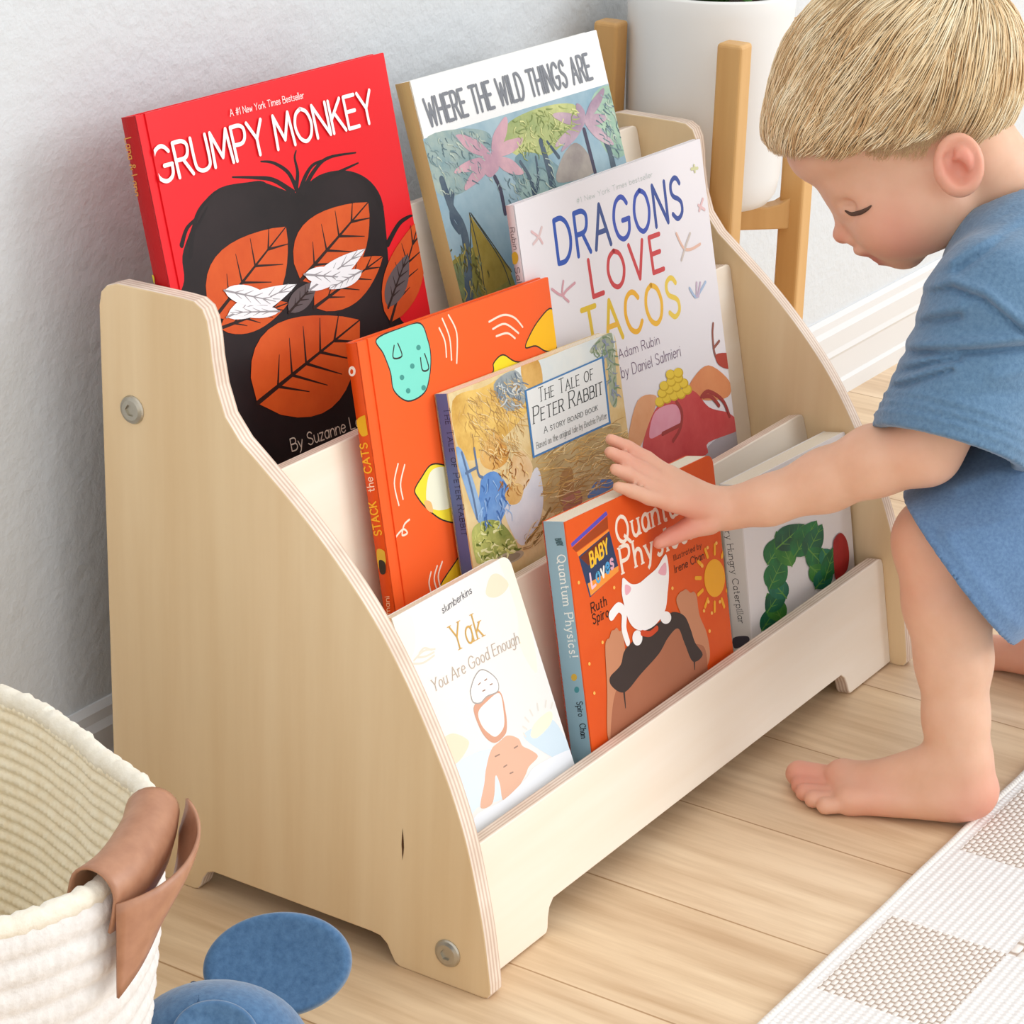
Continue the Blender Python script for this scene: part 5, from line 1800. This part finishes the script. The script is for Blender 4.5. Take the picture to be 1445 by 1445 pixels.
# ---- hair: a cap of close hair and combed strands
def hairline(x):
    return np.interp(x, [1060, 1096, 1118, 1150, 1190, 1235, 1280, 1315, 1338, 1365, 1392, 1420, 1450], [158, 184, 200, 208, 208, 200, 196, 190, 172, 176, 206, 226, 236])
g = Grid(Hf(1050, 330, -175), Hf(1480, -90, 175), 0.0024)
g.ell(Hf(1270, 110), np.array([173, 150, 135])*SP, 0.004, R20)
g.ell(Hf(1172, 184), np.array([80, 58, 91])*SP, 0.034, R20)
sl, X, Y, Z = g.region(g.lo, g.lo+g.h*g.n)
hxp = 1262+X/SP
hyp = 115-Y/SP
edge = (hyp-hairline(hxp))*SP
soft = 0.004*np.clip(edge/0.02+1, 0, 1)
g.D = np.maximum(g.D+soft, edge*0.6+0*Z).astype(np.float32)
V, F = g.mesh()
t = NT('blond_hair_cap')
n1 = t.noise(t.coord(scale=(1, 1, 1)), 130, 5, 0.7)
t.l(t.ramp(n1, [(0.3, (210, 176, 132)), (0.7, (230, 202, 160))]), t.b.inputs['Base Color'])
t.set(Roughness=0.6)
t.bump(n1, 0.4, 0.002)
frame_obj(V, F, 'scalp_hair', t.m, child)
g2 = Grid(Hf(1040, 360, -180), Hf(1490, -100, 180), 0.003)
g2.ell(Hf(1270, 110), np.array([173, 150, 135])*SP, 0.004, R20)
g2.ell(Hf(1172, 184), np.array([80, 58, 91])*SP, 0.034, R20)
V2_, F2_ = g2.mesh()
cap_bvh = BVHTree.FromPolygons([Vector(p) for p in V2_], F2_.tolist())

cE = Hf(1270, 110)
rE = np.array([173, 150, 135])*SP
co, si = math.cos(R20), math.sin(R20)
def surfn(p):
    """nearest-ish point on the skull ellipsoids and its normal (child frame)"""
    q = p-cE
    l = np.array([q[0]*co+q[1]*si, -q[0]*si+q[1]*co, q[2]])
    k = np.linalg.norm(l/rE)
    n = l/rE**2
    n = np.array([n[0]*co-n[1]*si, n[0]*si+n[1]*co, n[2]])
    return cE+q/k, n/np.linalg.norm(n), k
cF = Hf(1172, 184); rF = np.array([86, 58, 91])*SP
def surf(p):
    loc, nrm, i_, d_ = cap_bvh.find_nearest(Vector(p))
    return np.array(loc), np.array(nrm)
crown = Hf(1352, -30, 10)
SEGN = 8
SV, SF, SID = [], [], []
count = 0
tries = 0
while count < 11000 and tries < 90000:
    tries += 1
    d = rng.normal(size=3)
    d /= np.linalg.norm(d)
    p, n = surf(cE+np.array([d[0]*rE[0], d[1]*rE[1], d[2]*rE[2]]))
    hx, hy = 1262+p[0]/SP, 115-p[1]/SP
    hl = hairline(hx)
    if hy > hl-2 or p[2] < -0.055:
        continue
    away = p-crown
    tip = np.array([-0.62, -0.55, 0.16*np.sign(p[2])])
    dirn = away/(np.linalg.norm(away)+0.02)*1.0+tip*0.75
    if hx > 1330:
        dirn = away/(np.linalg.norm(away)+0.01)+np.array([-0.1, -0.7, 0])
    dirn += rng.normal(size=3)*0.07
    clump = math.sin(hx*0.09+hy*0.05)*0.18+math.sin(hx*0.031-hy*0.07+p[2]*90)*0.22
    dirn += np.array([-0.5*clump, clump, 0])
    gap_ = max(hl-hy, 0)
    Lh = min(0.045+rng.random()*0.045, 0.006+gap_*SP*0.95+(0.006 if hx < 1240 else 0.001)+rng.random()*0.004)
    if hx > 1310 and gap_ < 60:
        Lh = 0.006+rng.random()*0.008
    lift0 = 0.0012+0.0055*rng.random()
    if hx > 1300 and gap_ < 80:
        lift0 *= 0.35
    if hx < 1150:
        lift0 += 0.0020*rng.random()
    w = 0.00038+rng.random()*0.00045
    pts = []
    q = p.copy()
    for i in range(SEGN+1):
        f_ = i/SEGN
        sp, sn = surf(q)
        pts.append((sp+sn*(0.0004+lift0*math.sin(math.pi*min(f_*0.75+0.12, 1.0))), sn))
        tt = dirn-sn*np.dot(dirn, sn)
        tt /= np.linalg.norm(tt)+1e-9
        q = sp+tt*Lh/SEGN
        dirn = dirn+np.array([-0.035, -0.10, 0.0])
    o_ = len(SV)
    for i in range(SEGN+1):
        a = pts[max(i-1, 0)][0]; b = pts[min(i+1, SEGN)][0]
        tdir = (b-a)/(np.linalg.norm(b-a)+1e-9)
        sn = pts[i][1]
        sd = np.cross(tdir, sn)
        ww = w*(1-(i/SEGN)**2*0.85)
        SV += [pts[i][0]-sd*ww, pts[i][0]+sd*ww, pts[i][0]+sn*ww*0.9]
        if i:
            k = o_+3*i
            SF += [[k-3, k-2, k+1, k], [k-2, k-1, k+2, k+1], [k-1, k-3, k, k+2]]
    v_ = min(max(0.5+clump*0.8+rng.normal()*0.22, 0), 1)
    SID += [v_]*(3*(SEGN+1))
    count += 1
# short fuzz fading into the skin at the temple and behind the ear
count = 0
while count < 2600:
    d = rng.normal(size=3)
    d /= np.linalg.norm(d)
    p, n, k_ = surfn(cE+np.array([d[0]*rE[0], d[1]*rE[1], d[2]*rE[2]]))
    hx, hy = 1262+p[0]/SP, 115-p[1]/SP
    below_ = hy-hairline(hx)
    if not (1215 < hx < 1440) or below_ < -14 or below_ > 30 or rng.random() < below_/30 or p[2] < 0:
        continue
    if (hx-1352)**2+(hy-228)**2 < 44**2:
        continue
    q = cE+(p-cE)*(0.966 if below_ > 0 else 0.99)
    dd = np.array([-0.25, -1.0, 0.1])+rng.normal(size=3)*0.25
    dd -= n*np.dot(dd, n)
    dd /= np.linalg.norm(dd)
    L_ = 0.004+0.005*rng.random()
    sd = np.cross(dd, n)*0.00022
    o_ = len(SV)
    for i in range(4):
        f_ = i/3
        c_ = q+dd*L_*f_+n*(0.0003+0.0012*f_)
        SV += [c_-sd*(1-.8*f_), c_+sd*(1-.8*f_), c_+n*0.0002]
        if i:
            k = o_+3*i
            SF += [[k-3, k-2, k+1, k], [k-2, k-1, k+2, k+1], [k-1, k-3, k, k+2]]
    SID += [min(max(0.45+rng.normal()*0.15, 0), 1)]*12
    count += 1
t = NT('blond_hair')
at = t.n('ShaderNodeAttribute', attribute_name='shade')
t.l(t.ramp(at.outputs['Fac'], [(0.0, (204, 166, 118)), (0.4, (236, 208, 162)), (1.0, (252, 240, 210))]), t.b.inputs['Base Color'])
t.set(Roughness=0.42)
t.b.inputs['Specular IOR Level'].default_value = 0.5
frame_obj(np.array(SV), np.array(SF), 'hair', t.m, child, {'shade': np.array(SID)})
